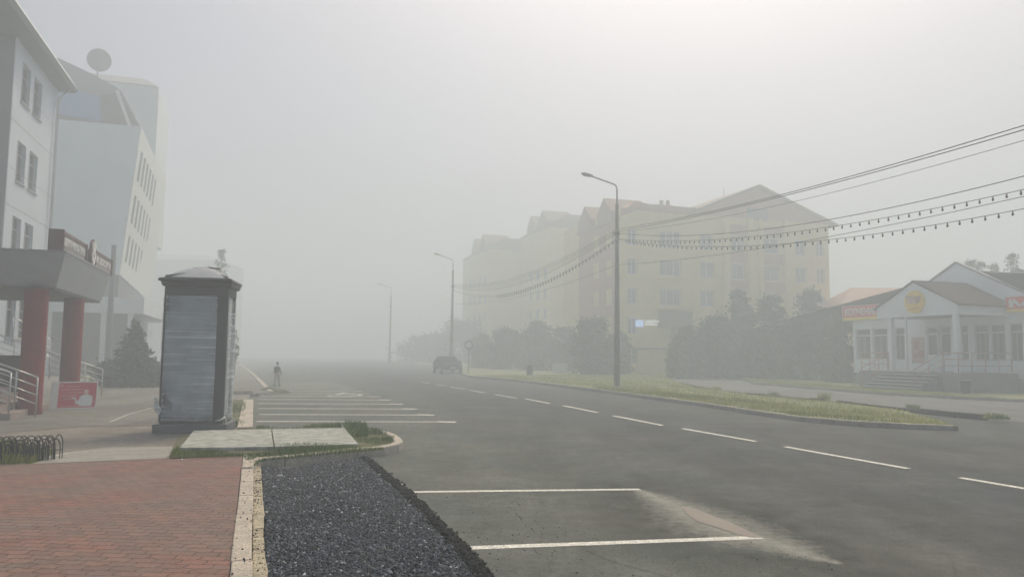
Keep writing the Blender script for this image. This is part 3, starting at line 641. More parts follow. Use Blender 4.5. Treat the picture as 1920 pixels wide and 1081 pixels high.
# second row column against the wall, dark recess of the porch
st = G(42, 786, .1); us, vs_, _ = uv(st)
stp = MB()
for k in range(6):
    stp.ubox(us-.1, us+3.4, vA+.01, vs_-.22-.32*k, .097+.15*k, .097+.15*(k+1)-(.004 if k < 5 else 0))
obj('entrance_step', stp, mat('red_grey_stair', (.30, .24, .23), .85, .15, 5, .3, 40), bA)
def railing(parent, pts, drops, rails, rad=.022, name='railing', m=None, base_drop=None):
    m = m or M_steel; r = MB(); pts = [Vector(p) for p in pts]
    for dz in drops: r.tube([p-Vector((0, 0, dz)) for p in pts], rad if dz == 0 else rad*.6, 8)
    for p in pts[1:-1] + [pts[0], pts[-1]]: r.tube([p, p-Vector((0, 0, base_drop or .9))], rad*.8, 8)
    return obj(name, r, m, parent, smooth=True)
def lerpn(a, b, n): a = Vector(a); b = Vector(b); return [a.lerp(b, i/n) for i in range(n+1)]
R0 = G(66, 783, .1); a = R0+Vector((0, 0, .92)); bq = a-V*2.6+Vector((0, 0, 1.05))
railing(bA, lerpn(a, bq, 6), (0, .2, .4, .6), 4)
railing(bA, lerpn(a-V*.45-U*.35+Vector((0, 0, .12)), bq-V*.3-U*.35, 5), (0, .22, .45, .68), 4, name='railing')
us2 = uv(G(190, 742, .1)); a2 = W(us2[0], us2[1], 1.0); railing(bA, lerpn(a2, a2-V*3.2+Vector((0, 0, 1.15)), 6), (0, .2, .4, .6), 4)
railing(bA, lerpn(W(uA0-2, vA+2.2, 1.9), W(uA0+.6, vA+1.2, 2.7), 3), (0, .3, .6), 3)
railing(bA, lerpn(W(uA0-3, vA+1.3, 2.7), W(uA0-.4, vA+2.2, 1.95), 3), (0, .3, .6), 3)
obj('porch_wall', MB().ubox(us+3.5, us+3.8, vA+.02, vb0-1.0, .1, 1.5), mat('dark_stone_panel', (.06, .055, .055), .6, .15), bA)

# rooftop lettering on the canopy
sv = vt0-.12; s0 = su(117, 472, sv); s1 = su(160, 492, sv); s2_ = su(178, 500, sv); s3 = su(208, 514, sv)
bS = thing('canopy_sign', W(s0, sv, 3.99), 'brown framed white letter sign with round leaf emblem on the canopy edge', 'sign')
M_wlet = mat('white_letters', (.75, .75, .75), .5, .04); M_signp = mat('grey_sign_panel', (.30, .28, .28), .6, .08)
for x0, x1, txt in ((s0, s1, 'ЦЕНТР КУЛЬТУРЫ'), (s2_, s3, 'И ДОСУГА')):
    mb = MB(); mb.ubox(x0, x1, sv-.05, sv, 4.42, 4.50); mb.ubox(x0, x1, sv-.05, sv, 3.992, 4.05); mb.ubox(x0-.06, x0, sv-.30, sv+.03, 3.992, 4.52); mb.ubox(x1, x1+.06, sv-.30, sv+.03, 3.992, 4.50)
    obj('sign_frame', mb, M_brown, bS); obj('sign_panel', MB().ubox(x0+.01, x1-.01, sv-.04, sv-.02, 4.053, 4.417), M_signp, bS)
    text('lettering', txt, W(x0+.12, sv+.004, 4.12), U, (0, 0, 1), .23, M_wlet, bS, width=(x1-x0)-.26, bold=.01)
uc = (s1+s2_)/2; ec = W(uc, sv+.06, 4.32); em = MB(); em.extr([ec+U*.34*math.cos(t)+Vector((0, 0, .40*math.sin(t))) for t in np.linspace(0, 2*math.pi, 25)[:-1]], -V*.05)
obj('emblem_disc', em, M_brown, bS)
lf = MB()
for zc, sg in ((.16, 1), (-.12, 1)):
    for sx in (-1, 1):
        q = [ec+V*.01+U*sx*x+Vector((0, 0, z+zc)) for x, z in ((.01, -.2), (.12, -.14), (.24, .02), (.25, .16), (.14, .08), (.02, -.04))]; lf.extr(q, V*.02)
q = [ec+V*.01+U*x+Vector((0, 0, z+.2)) for x, z in ((0, -.02), (.07, .06), (0, .17), (-.07, .06))]; lf.extr(q, V*.02)
obj('leaf_emblem', lf, M_wlet, bS)

# advertising board leaning by the steps
Bp = [G(92, 768, .1), G(180, 765, .1)]; ax = (Bp[1]-Bp[0]); wB = ax.length; ax.normalize(); nB = Vector((ax.y, -ax.x, 0)); up = (Vector((0, 0, 1))-nB*.30+ax*.10).normalized(); 
hB = .74; sk = Vector((0, 0, 0))
bb = thing('advert_board', Bp[0], 'red advertising board in a white frame leaning back beside the red columns', 'advert board')
O = Bp[0]+up*.01
def bp(x, z, d=0): return O+ax*x+up*z+nB*d
def brect(mb, x0, x1, z0, z1, d0, d1):
    return mb.hexa([bp(x0, z0, d0), bp(x1, z0, d0), bp(x1, z0, d1), bp(x0, z0, d1), bp(x0, z1, d0), bp(x1, z1, d0), bp(x1, z1, d1), bp(x0, z1, d1)])
mb = MB(); 
for r in ((0, wB, 0, .03), (0, wB, hB-.03, hB), (wB-.03, wB, .03, hB-.03), (0, .17, .03, hB-.03)): brect(mb, *r, -.03, .012)
obj('frame', mb, M_pvc, bb)
obj('poster', brect(MB(), .17, wB-.03, .03, hB-.03, -.02, .004), mat('red_poster', (.50, .025, .055), .45, .08, 3), bb)
obj('support', brect(MB(), wB-.02, wB+.06, -.03, hB-.06, -.5, -.45).tube([bp(wB-.03, hB-.05, -.03), bp(wB+.0, .05, -.46)], .015, 6), mat('black_frame', (.02, .02, .022), .6), bb)
M_pink = mat('pale_pink_print', (.55, .28, .30), .5, .05); M_coat = mat('white_coat_print', (.62, .66, .68), .5, .1, 9); M_skin = mat('printed_skin', (.60, .42, .36), .5)
tl = MB()
for k, (x, L_) in enumerate([(.34, .36), (.24, .60), (.38, .42), (.24, .40), (.32, .30)]): z = hB-.12-.085*k; brect(tl, x, x+L_*.9, z-.018, z, .005, .007)
brect(tl, .2, .27, hB-.13, hB-.07, .005, .007); brect(tl, .25, wB-.1, .06, .075, .005, .007); obj('printed_text', tl, M_pink, bb)
cx = wB-.28; el = lambda cx, cz, rx, rz, n=18: [bp(cx+rx*math.cos(t), cz+rz*math.sin(t), .006) for t in np.linspace(0, 2*math.pi, n+1)[:-1]]
obj('printed_coat', MB().extr([bp(cx+x, z, .006) for x, z in ((-.13, .07), (.15, .07), (.18, .20), (.16, .33), (.07, .38), (-.06, .38), (-.13, .33), (-.16, .24), (-.20, .20), (-.23, .30), (-.34, .315), (-.34, .29), (-.26, .27), (-.22, .12), (-.17, .13))], nB*.002), M_coat, bb)
obj('printed_head', MB().extr(el(cx+.01, .455, .055, .07), nB*.002), M_skin, bb)

# ------------------------------------------------------------------ far left building: slanted white block, glazed mansard, dish
M_Bw = mat('pale_grey_facade', (.60, .66, .70), .8, .05, .5); M_Bside = mat('white_facade', (.62, .65, .64), .8, .05, .6); M_blue = mat('blue_glass', (.08, .24, .48), .4, .15, .4, spec=.5)
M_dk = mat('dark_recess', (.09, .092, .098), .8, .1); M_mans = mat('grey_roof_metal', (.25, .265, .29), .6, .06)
uB = 56.0
c0 = onU(265, 240, uB); c1 = onU(223, 515, uB); vT, zT = c0[1], c0[2]; vBt, zBt = c1[1], c1[2]
uE = su(299, 400, vT-.4)
bB = thing('office_block', W(uB, vT, .1), 'tall pale foggy block with outward leaning side wall behind the white clad building', 'building')
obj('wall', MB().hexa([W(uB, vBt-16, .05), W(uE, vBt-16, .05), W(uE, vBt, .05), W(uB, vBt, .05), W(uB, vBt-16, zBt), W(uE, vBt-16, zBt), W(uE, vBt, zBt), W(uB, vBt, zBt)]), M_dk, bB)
obj('upper_wall', MB().hexa([W(uB-.3, vBt-16, zBt-.02+.03), W(uE, vBt-16, zBt+.03), W(uE, vBt+.05, zBt-.9), W(uB-.3, vBt+.05, zBt+.03), W(uB-.3, vT-16, zT), W(uE, vT-16, zT-.6), W(uE, vT, zT-.6), W(uB-.3, vT, zT)]), M_Bw, bB)
sl = (vT-vBt)/(zT-zBt)
obj('side_wall', MB().hexa([W(uB-.28, vBt+.055, zBt+.05), W(uE-.02, vBt+.055, zBt-.85), W(uE-.02, vBt+.09, zBt-.85), W(uB-.28, vBt+.09, zBt+.05), W(uB-.28, vT+.005, zT-.02), W(uE-.02, vT+.005, zT-.62), W(uE-.02, vT+.04, zT-.62), W(uB-.28, vT+.04, zT-.02)]), M_Bside, bB)
for r, (zc, zh) in enumerate(((zT-2.4, 1.0), (zT-5.4, .95), (zT-8.1, .9))):
    for k in range(6):
        x = uB+.9+k*1.5; zz = zc-.06*k; q = lambda z: vBt+sl*(z-zBt)+.085
        obj('window', MB().hexa([W(x, q(zz-zh)-.02, zz-zh), W(x+.55, q(zz-zh)-.02, zz-zh), W(x+.55, q(zz-zh)+.03, zz-zh), W(x, q(zz-zh)+.03, zz-zh), W(x, q(zz+zh)-.02, zz+zh), W(x+.55, q(zz+zh)-.02, zz+zh), W(x+.55, q(zz+zh)+.03, zz+zh), W(x, q(zz+zh)+.03, zz+zh)]), M_dk, bB)
# glazed attic
uG = uB+.8
def oU(x, y, u=uG): q = onU(x, y, u); return W(*q)
obj('attic_glazing', MB().extr([oU(60, 205), oU(188, 226), oU(188, 182), oU(60, 143)], U*.3), M_blue, bB)
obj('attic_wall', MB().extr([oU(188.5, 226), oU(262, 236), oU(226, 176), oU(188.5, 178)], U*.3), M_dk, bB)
obj('roof', MB().extr([oU(50, 138), oU(190, 178), oU(229, 172), oU(217, 163), oU(175, 140), oU(112, 110), oU(50, 90)], U*6).extr([oU(60, 206, uG+.1), oU(262, 237, uG+.1), oU(218, 166, uG+.1), oU(112, 115, uG+.1), oU(60, 100, uG+.1)], U*7), M_mans, bB)
obj('diagonal_beam', MB().extr([oU(216, 170, uG-.2), oU(222, 169, uG-.2), oU(246, 236, uG-.2), oU(240, 236, uG-.2)], U*.3), M_Bside, bB)
tq = W(*onU(205, 153, uE-3.5)); zt = onU(290, 163, uE-3.5)
obj('stair_tower', MB().ubox(uE-3.5, uE+4, zt[1]-9, onU(291, 300, uE-3.5)[1], zT-6, zt[2]), M_Bw, bB); obj('tower_roof', MB().frust((uE-3.8, uE+4.2, zt[1]-9, zt[1]+.25), (uE-2.5, uE+4.2, zt[1]-9, zt[1]-.9), zt[2]+.003, zt[2]+.9), M_mans, bB)
# lower volumes in front: light upper canopy, dark glazed ground floor
zl = onU(268, 590, uB-1.5)[2]
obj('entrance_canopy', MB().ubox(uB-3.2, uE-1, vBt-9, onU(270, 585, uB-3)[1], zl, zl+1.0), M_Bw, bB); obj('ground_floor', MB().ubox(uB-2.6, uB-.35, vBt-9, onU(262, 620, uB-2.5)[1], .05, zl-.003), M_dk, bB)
for k in range(4): x = vBt-3.4+k*1.5; obj('pillar', MB().ubox(uB-2.95, uB-2.64, x, x+.3, .05, zl-.003), M_Bw, bB)
obj('mast', MB().tube([W(*onU(181, 150, uB+4)), W(*onU(184, 128, uB+4))], .06, 6), M_mans, bB)
dc = W(*onU(186, 113, uB+4)); dm = MB(); dn = (Vector((0, 0, CAMH))-dc).normalized(); d1 = dn.cross(Vector((0, 0, 1))).normalized(); d2 = d1.cross(dn)


vsd = [dc-dn*.15]; fsd = []
for rr in (.3, .55, .8):
    for k in range(28): t = 2*math.pi*k/28; vsd.append(dc+(d1*math.cos(t)+d2*math.sin(t))*rr-dn*(.15-.25*(rr/.8)**2*.8)); 
for k in range(28):
    fsd.append((0, 1+k, 1+(k+1) % 28))
    for r_ in range(2): a_ = 1+r_*28; fsd.append((a_+k, a_+28+k, a_+28+(k+1) % 28, a_+(k+1) % 28))
dish = thing('satellite_dish', dc, 'round grey satellite dish on the roof of the foggy office block', 'satellite dish')
md = MB().add(vsd, fsd); do = obj('reflector', md, M_mans, dish, smooth=True); sm_ = do.modifiers.new('s', 'SOLIDIFY'); sm_.thickness = .03
obj('feed_arm', MB().tube([dc-d2*.7, dc+dn*.7], .02, 6).ball(dc+dn*.72, .07), M_mans, dish)
# street post in front of the block
pp = W(*onU(207, 587, 40)); pg = W(uv(pp)[0], uv(pp)[1], .1); tpz = onU(214, 462, 40)[2]
post = thing('plain_post', pg, 'plain grey post standing behind the canopy end', 'post'); obj('shaft', MB().tube([pg, Vector((pg.x, pg.y, tpz))], [.16, .11], 10), M_mans, post); obj('cap', MB().tube([Vector((pg.x, pg.y, tpz)), Vector((pg.x, pg.y, tpz+.06))], .12, 10), M_mans, post)
# dim block further down the road
dD = thing('distant_block', onD(330, 690, 135), 'barely visible beige block far behind the plastic-wrapped kiosk', 'building')
gD = onD(330, 690, 135); topD = onD(300, 487, 135).z; xl = onD(262, 600, 135).x; xr = onD(400, 600, 135).x
FD = Fr(Vector((xl, 135, 0)), Vector((1, 0, 0)), Vector((0, 1, 0))); hD = [(1+3*i, 2.4+3*i, .9+2.9*j, 2.4+2.9*j) for i in range(int((xr-xl)/3)) for j in range(3)]
mb = MB(); wall_holes(FD, mb, 0, xr-xl, 0, topD, hD); mb.add([FD.p(xr-xl, 0), FD.p(xr-xl, 0, 14), FD.p(xr-xl, topD, 14), FD.p(xr-xl, topD)], [(0, 1, 2, 3)]); obj('wall', mb, mat('beige_plaster', (.40, .36, .32), .9, .08), dD)
obj('roof', MB().hexa([FD.p(-.4, topD+.003, -.4), FD.p(xr-xl+.4, topD+.003, -.4), FD.p(xr-xl+.4, topD+.003, 14), FD.p(-.4, topD+.003, 14), FD.p(1, topD+1.4, 4), FD.p(xr-xl-3, topD+1.4, 4), FD.p(xr-xl-3, topD+1.4, 8), FD.p(1, topD+1.4, 8)]), M_mans, dD)
for h in hD: window(dD, FD, *h, sill=False)

# ------------------------------------------------------------------ plastic-wrapped kiosk
M_kiosk = mat('kiosk_dark_metal', (.032, .036, .045), .42, .10, 2, .1, 40, metal=.25)
M_kroof = mat('kiosk_roof_sheet', (.30, .33, .38), .35, .10, 3, metal=.2)
M_kpanel = mat('kiosk_panel', (.18, .23, .28), .5, .2, 1.2, s2=3.5, v2=.2)
M_kwhite = mat('kiosk_white_side', (.50, .53, .56), .45, .05)
def film_mat():
    m = bpy.data.materials.new('stretch_film'); m.use_nodes = True; N, L = nodes(m); b = N['Principled BSDF']
    b.inputs['Base Color'].default_value = (.70, .80, .90, 1); b.inputs['Roughness'].default_value = .28; b.inputs['Specular IOR Level'].default_value = .7
    tc = N.new('ShaderNodeTexCoord'); outs = []
    def streak(rot, sc, s):
        mp = N.new('ShaderNodeMapping'); mp.inputs['Rotation'].default_value = rot; mp.inputs['Scale'].default_value = sc; L.new(tc.outputs['Object'], mp.inputs[0])
        n = N.new('ShaderNodeTexNoise'); n.inputs['Scale'].default_value = s; n.inputs['Detail'].default_value = 7; n.inputs['Roughness'].default_value = .6; L.new(mp.outputs[0], n.inputs[0]); return n.outputs['Fac']
    def mr(x, a, c, lo, hi):
        q = N.new('ShaderNodeMapRange'); q.inputs[1].default_value = a; q.inputs[2].default_value = c; q.inputs[3].default_value = lo; q.inputs[4].default_value = hi; L.new(x, q.inputs[0]); return q.outputs[0]
    def M(op, a, c):
        q = N.new('ShaderNodeMath'); q.operation = op; L.new(a, q.inputs[0]); 
        if isinstance(c, float): q.inputs[1].default_value = c
        else: L.new(c, q.inputs[1])
        return q.outputs[0]
    s1 = streak((0, .03, 0), (.35, .35, 7), 1.3); s2 = streak((0, -.05, 0), (.5, .5, 13), 1.4); s3 = streak((0, .16, 0), (.25, .25, 11), 2.2); big = streak((0, 0, 0), (.6, .6, .5), 1.1)
    a = M('ADD', M('MULTIPLY', mr(s1, .3, .7, 0, 1), .16), M('MULTIPLY', mr(big, .35, .65, 0, 1), .42))
    a = M('ADD', a, M('MULTIPLY', mr(s2, .55, .70, 0, 1), .42)); a = M('ADD', a, M('MULTIPLY', mr(s3, .58, .66, 0, 1), .30))
    cl = N.new('ShaderNodeClamp'); L.new(M('ADD', a, .06), cl.inputs[0]); cl.inputs[2].default_value = .85
    L.new(cl.outputs[0], b.inputs['Alpha'])
    bp = N.new('ShaderNodeBump'); bp.inputs['Strength'].default_value = .5; bp.inputs['Distance'].default_value = .02; L.new(M('ADD', s1, s2), bp.inputs['Height']); L.new(bp.outputs[0], b.inputs['Normal'])
    return m
M_film = film_mat()
kL = G(289, 812, .1); kR = G(424, 808.2, .1)
KW = 1.30; ka = Vector((math.cos(math.radians(10)), math.sin(math.radians(10)), 0)); kn = Vector((-ka.y, ka.x, 0))     # kn points away from the camera
KD = .95; KZ = .1
kio = thing('wrapped_kiosk', kL+ka*.67, 'dark grey kiosk with a low roof, wrapped in torn clear plastic film', 'kiosk')
Kf = Fr(Vector((kL.x, kL.y, 0)), ka, kn)
obj('base', Kf.box(MB(), -.04, KW+.02, KZ, KZ+.17, -.03, KD+.04), mat('kiosk_plinth', (.085, .095, .115), .6, .15, 4, .2, 40), kio, bevel=.015)
zb, zt_ = KZ+.20, 2.93; i0, i1 = .05, KW-.05
obj('corner_post', Kf.box(MB(), i0, i0+.09, zb, zt_, .04, .13), M_kiosk, kio, bevel=.01)
obj('corner_post', Kf.box(MB(), i1-.22, i1-.01, zb, zt_, .03, .16), M_kiosk, kio, bevel=.02)
obj('corner_post', Kf.box(MB(), i0, i0+.09, zb, zt_, KD-.13, KD-.04), M_kiosk, kio, bevel=.01)
obj('corner_post', Kf.box(MB(), i1-.10, i1-.01, zb, zt_, KD-.13, KD-.04), M_kiosk, kio, bevel=.01)
obj('bottom_rail', Kf.box(MB(), i0+.02, i1-.02, KZ+.173, zb+.1, .05, KD-.05), M_kiosk, kio, bevel=.01)
obj('front_panel', Kf.box(MB(), i0+.093, i1-.223, zb+.103, zt_-.16, .10, .12), M_kpanel, kio)
obj('back_panel', Kf.box(MB(), i0+.093, i1-.103, zb+.103, zt_-.16, KD-.12, KD-.10), M_kpanel, kio)
obj('side_panel', Kf.box(MB(), i1-.085, i1-.06, zb+.103, zt_-.1, .163, KD-.133), M_kwhite, kio)
obj('side_panel', Kf.box(MB(), i0+.03, i0+.05, zb+.103, zt_-.1, .133, KD-.133), M_kpanel, kio)
obj('header', Kf.box(MB(), i0+.01, i1-.01, zt_-.155, zt_, .02, KD-.02), mat('kiosk_header', (.045, .046, .05), .6, .1), kio)
def kf(a0, a1, d0, d1, z0, b0, b1, e0, e1, z1): return MB().hexa([Kf.p(a0, z0, d0), Kf.p(a1, z0, d0), Kf.p(a1, z0, d1), Kf.p(a0, z0, d1), Kf.p(b0, z1, e0), Kf.p(b1, z1, e0), Kf.p(b1, z1, e1), Kf.p(b0, z1, e1)])
obj('cornice', kf(i0-.03, i1+.04, -.03, KD+.03, zt_+.003, i0-.06, i1+.07, -.06, KD+.06, zt_+.10), M_kiosk, kio, bevel=.02)
obj('cornice_cap', kf(i0-.11, i1+.09, -.10, KD+.10, zt_+.103, i0-.09, i1+.07, -.08, KD+.08, zt_+.165), M_kiosk, kio, bevel=.02)
# curved hipped roof
rv = MB(); nx, nd = 20, 12; vs = []
for i in range(nx+1):
    for j in range(nd+1):
        x = i/nx; y = j/nd; hgt = min(1-abs(2*x-1)**1.5, 1-abs(2*y-1)**1.5); vs.append(Kf.p(i0-.02+(i1-i0+.04)*x, zt_+.183+.26*hgt, -.02+(KD+.04)*y))
rv.add(vs, [(i*(nd+1)+j, (i+1)*(nd+1)+j, (i+1)*(nd+1)+j+1, i*(nd+1)+j+1) for i in range(nx) for j in range(nd)])
rf = obj('roof', rv, M_kroof, kio, smooth=True)
rb = MB(); mx_ = (i0+i1)/2+.12
rb.tube([Kf.p(i0+.02, zt_+.20, -.03), Kf.p(i0+.35, zt_+.27, .12), Kf.p(mx_-.25, zt_+.40, .35), Kf.p(mx_, zt_+.43, KD/2)], .016, 6)
rb.tube([Kf.p(i1-.02, zt_+.20, -.03), Kf.p(i1-.2, zt_+.26, .12), Kf.p(mx_+.25, zt_+.40, .35), Kf.p(mx_, zt_+.43, KD/2)], .016, 6)
obj('roof_rib', rb, M_kiosk, rf); obj('finial', MB().ball(Kf.p(mx_, zt_+.44, KD/2), .022), M_kroof, rf)
# stretch film: slightly wavy wrap on the front, wrapped round the left post; hole torn near the lower left
def filmgrid(f, nx, nz, hole=None):
    vs = []; fs = []
    for i in range(nx+1):
        for j in range(nz+1): vs.append(f(i/nx, j/nz))
    for i in range(nx):
        for j in range(nz):
            if hole and hole((i+.5)/nx, (j+.5)/nz): continue
            fs.append((i*(nz+1)+j, (i+1)*(nz+1)+j, (i+1)*(nz+1)+j+1, i*(nz+1)+j+1))
    return MB().add(vs, fs)
xa, xb_ = i0+.045, i1-.20
ff = lambda x, z: Kf.p(xa+(xb_-xa)*x, zb+.03+(zt_-.2-zb)*z, .020+.003*math.sin(37*z+3*x)+.007*math.sin(11*z-9*x)+.003*math.sin(70*z+x*2)*(.5+.5*math.sin(5*z)))
hl = lambda x, z: (abs(x-.14-.04*math.sin(25*z))/.085)**2+((z-.135-.02*math.sin(30*x))/.055)**2 < 1
obj('plastic_film', filmgrid(ff, 60, 150, hl), M_film, kio, smooth=True)
ff2 = lambda x, z: Kf.p(i0-.010+.004*math.sin(50*z), zb+.03+(zt_-.25-zb)*z, .022+(KD-.06)*x)
obj('plastic_film', filmgrid(ff2, 10, 60), M_film, kio, smooth=True)
ff3 = lambda x, z: Kf.p(i1+.004+.004*math.sin(43*z+x), zb+.03+(zt_-.25-zb)*z, .15+(KD-.16)*x)
obj('plastic_film', filmgrid(ff3, 10, 60), M_film, kio, smooth=True)
fl = MB(); random.seed(3)
rl = []
for k in range(14):
    t = k/13; rl.append((t, i0-.03-.07*math.sin(t*3.1)-.02*math.sin(t*17), zb+.18+.30*t+.03*math.sin(9*t)))
fl.add([Kf.p(x, z, .0+.02*math.sin(k)) for k, (t, x, z) in enumerate(rl)]+[Kf.p(i0+.02+.05*math.sin(5*t), z-.03, .012) for t, x, z in rl], [(k, k+1, 15+k, 14+k) for k in range(13)])
obj('torn_film', fl, mat('white_film_rag', (.6, .63, .65), .35, .08, 20), kio, smooth=True)
rg = MB(); rg.tube([Kf.p(i1-.16, zb+.03, .02), Kf.p(i1-.05, zb+.05, .0), Kf.p(i1+.02, zb+.10, .02), Kf.p(i1+.05, zb+.02, .05), Kf.p(i1+.04, zb-.13, .03)], [.01, .02, .022, .016, .008], 6)
obj('film_knot', rg, MATS['white_film_rag'], kio, smooth=True)

# ------------------------------------------------------------------ low arched iron border fence
M_iron = mat('black_iron', (.018, .018, .02), .5, .1)
a0 = G(-95, 872, .1); a1 = G(96, 862, .1); fence = thing('border_fence', a0.lerp(a1, .5), 'low black iron border fence of looped arches in weedy grass', 'fence')
nP = 8
for i in range(nP):
    c_ = a0.lerp(a1, (i+.5)/nP); yaw = random.uniform(-.25, .25)+1.05; dx = Vector((math.cos(yaw), math.sin(yaw), 0)); mb = MB()
    for k, (r, h, o_) in enumerate(((.085, .36, -.04), (.06, .33, .06), (.045, .26, -.02), (.10, .30, .13), (.05, .22, .10), (.08, .31, -.17), (.05, .25, -.15), (.07, .35, .20))):
        pts = [c_+dx*(o_+r*math.cos(t))+Vector((0, 0, h*.55+h*.45*math.sin(t) if math.sin(t) > 0 else h*.55)) for t in np.linspace(0, math.pi, 11)]
        pts = [Vector((pts[0].x, pts[0].y, .09))]+pts+[Vector((pts[-1].x, pts[-1].y, .09))]; mb.tube(pts, .008, 6)
    mb.tube([c_-dx*.26+Vector((0, 0, .13)), c_+dx*.26+Vector((0, 0, .13))], .007, 6)
    obj('arch_panel', mb, M_iron, fence)

# ------------------------------------------------------------------ street lamps
M_pole = mat('weathered_pole', (.20, .19, .165), .8, .14, 2, .3, 25, s2=8, v2=.12); M_lampm = mat('lamp_metal', (.30, .31, .32), .5, .08)
LP1 = G(1157, 726, .12); LP2 = onD(846, 694, 69); LP2.z = .12; dL = Vector((LP2.x-LP1.x, LP2.y-LP1.y, 0)); LP0 = LP1-dL; LP3 = LP1+dL*2
topL = onD(1158, 384, LP1.y).z; topA = onD(1158, 345, LP1.y).z
def lamp(P, lab, first=None):
    if first:
        o = copy_tree(first); o.location = P; o['label'] = lab; return o
    L_ = thing('street_lamp', P, lab, 'street lamp', 'street lamps along the verge')
    P = Vector(P); b = Vector((P.x, P.y, 0))
    obj('pole', MB().tube([b+Vector((0, 0, z)) for z in (.1, .15, 1.5, 4, topL)], [.16, .155, .145, .125, .085], 14), M_pole, L_, smooth=True)
    obj('foot', MB().tube([b+Vector((0, 0, .1)), b+Vector((0, 0, .19))], .27, 14), M_conc, L_)
    obj('collar', MB().tube([b+Vector((0, 0, topL-.004)), b+Vector((0, 0, topL+.05))], .10, 12), M_lampm, L_)
    e_ = onD(1108, 329, P.y); arm = [b+Vector((0, 0, topL+.05)), b+Vector((0, 0, topA-.28)), b+Vector((-.03, 0, topA-.12)), b+Vector((-.12, 0, topA-.02)), Vector((e_.x, P.y, e_.z-.02))]
    obj('arm', MB().tube(arm, .042, 8), M_lampm, L_, smooth=True)
    h0 = Vector((e_.x, P.y, e_.z)); hd = Vector((-1, 0, .22)).normalized()
    hm = MB().tube([h0+hd*x for x in (-.12, -.02, .12, .34, .46, .5)], [.04, .07, .10, .10, .06, .02], 10); hv = hm.v; hm.v = [(x, y, h0.z+(z-h0.z)*1) for x, y, z in hv]
    hh = obj('lamp_head', hm, M_lampm, L_, smooth=True); obj('lens', MB().ball(h0+hd*.2-Vector((0, 0, .06)), .08, 10, 6, (1.6, .8, .6)), mat('lamp_lens', (.5, .5, .48), .3, .03), hh, smooth=True)
    obj('clamp', MB().tube([b+Vector((0, 0, 7.55)), b+Vector((0, 0, 7.72))], .13, 10).tube([b+Vector((-.22, 0, 7.7)), b+Vector((.12, 0, 7.7))], .02, 6), M_iron, L_)
    return L_
lp = lamp(LP1, 'tall grey street lamp on the verge holding the wires, the nearest one')
l2 = lamp(LP2, 'foggy street lamp above the parked dark car', lp); l3 = lamp(LP3, 'farthest street lamp, a faint stroke in the fog over the road', lp)
WL[l2.name] = LP2.copy(); o = obj('sleeve', MB().tube([LP2+Vector((0, 0, z)) for z in (.1, 1.3, 1.6, 1.62, 2.5)], [.26, .25, .24, .17, .16], 12), M_lampm, l2)

# ------------------------------------------------------------------ overhead wires and bulb garlands
M_wire = mat('black_cable', (.015, .015, .016), .6, .05); M_bulb = mat('dark_bulb', (.05, .05, .052), .35, .1)
def zat(px, py):          # height and position of a cable point in the vertical plane through the lamps
    r = ray(px, py); n = Vector((-dL.y, dL.x, 0)); t = (LP1-CO).dot(n)/r.dot(n); p = CO+r*t; s = (p-LP1).dot(dL)/dL.dot(dL); return s, p.z
def quad(z0, pm, pe):
    (s1, z1), (s2, z2) = zat(*pm), zat(*pe); A = np.array([[s1, s1*s1], [s2, s2*s2]]); b, c = np.linalg.solve(A, [z1-z0, z2-z0]); return lambda s: z0+b*s+c*s*s
spec = [('overhead_cable', (1154, 430), (1537, 346), (1920, 235), 1.0, .014, 'uppermost overhead cable of the bundle, ending highest at the right edge'),
        ('overhead_cable', (1154, 434), (1537, 350), (1920, 243), 1.05, .014, 'second overhead cable, running just under the uppermost one'),
        ('overhead_cable', (1154, 436), (1537, 366.5), (1920, 263), 1.2, .008, 'thin third overhead cable from the top'),
        ('overhead_cable', (1154, 438), (1537, 414.5), (1920, 330), 1.3, .012, 'overhead cable sagging just above the upper bulb garland'),
        ('bulb_garland', (1154, 448), (1537, 428), (1920, 355), 1.5, .009, 'upper overhead garland with hanging dark bulbs'),
        ('bulb_garland', (1154, 449), (1537, 451), (1920, 391), 1.6, .009, 'lower overhead garland with hanging dark bulbs'),
        ('overhead_cable', (1154, 497), (1537, 446.6), (1920, 368), 0.6, .009, 'lowest attached overhead cable crossing the lower bulb garland')]
bulb_me = None
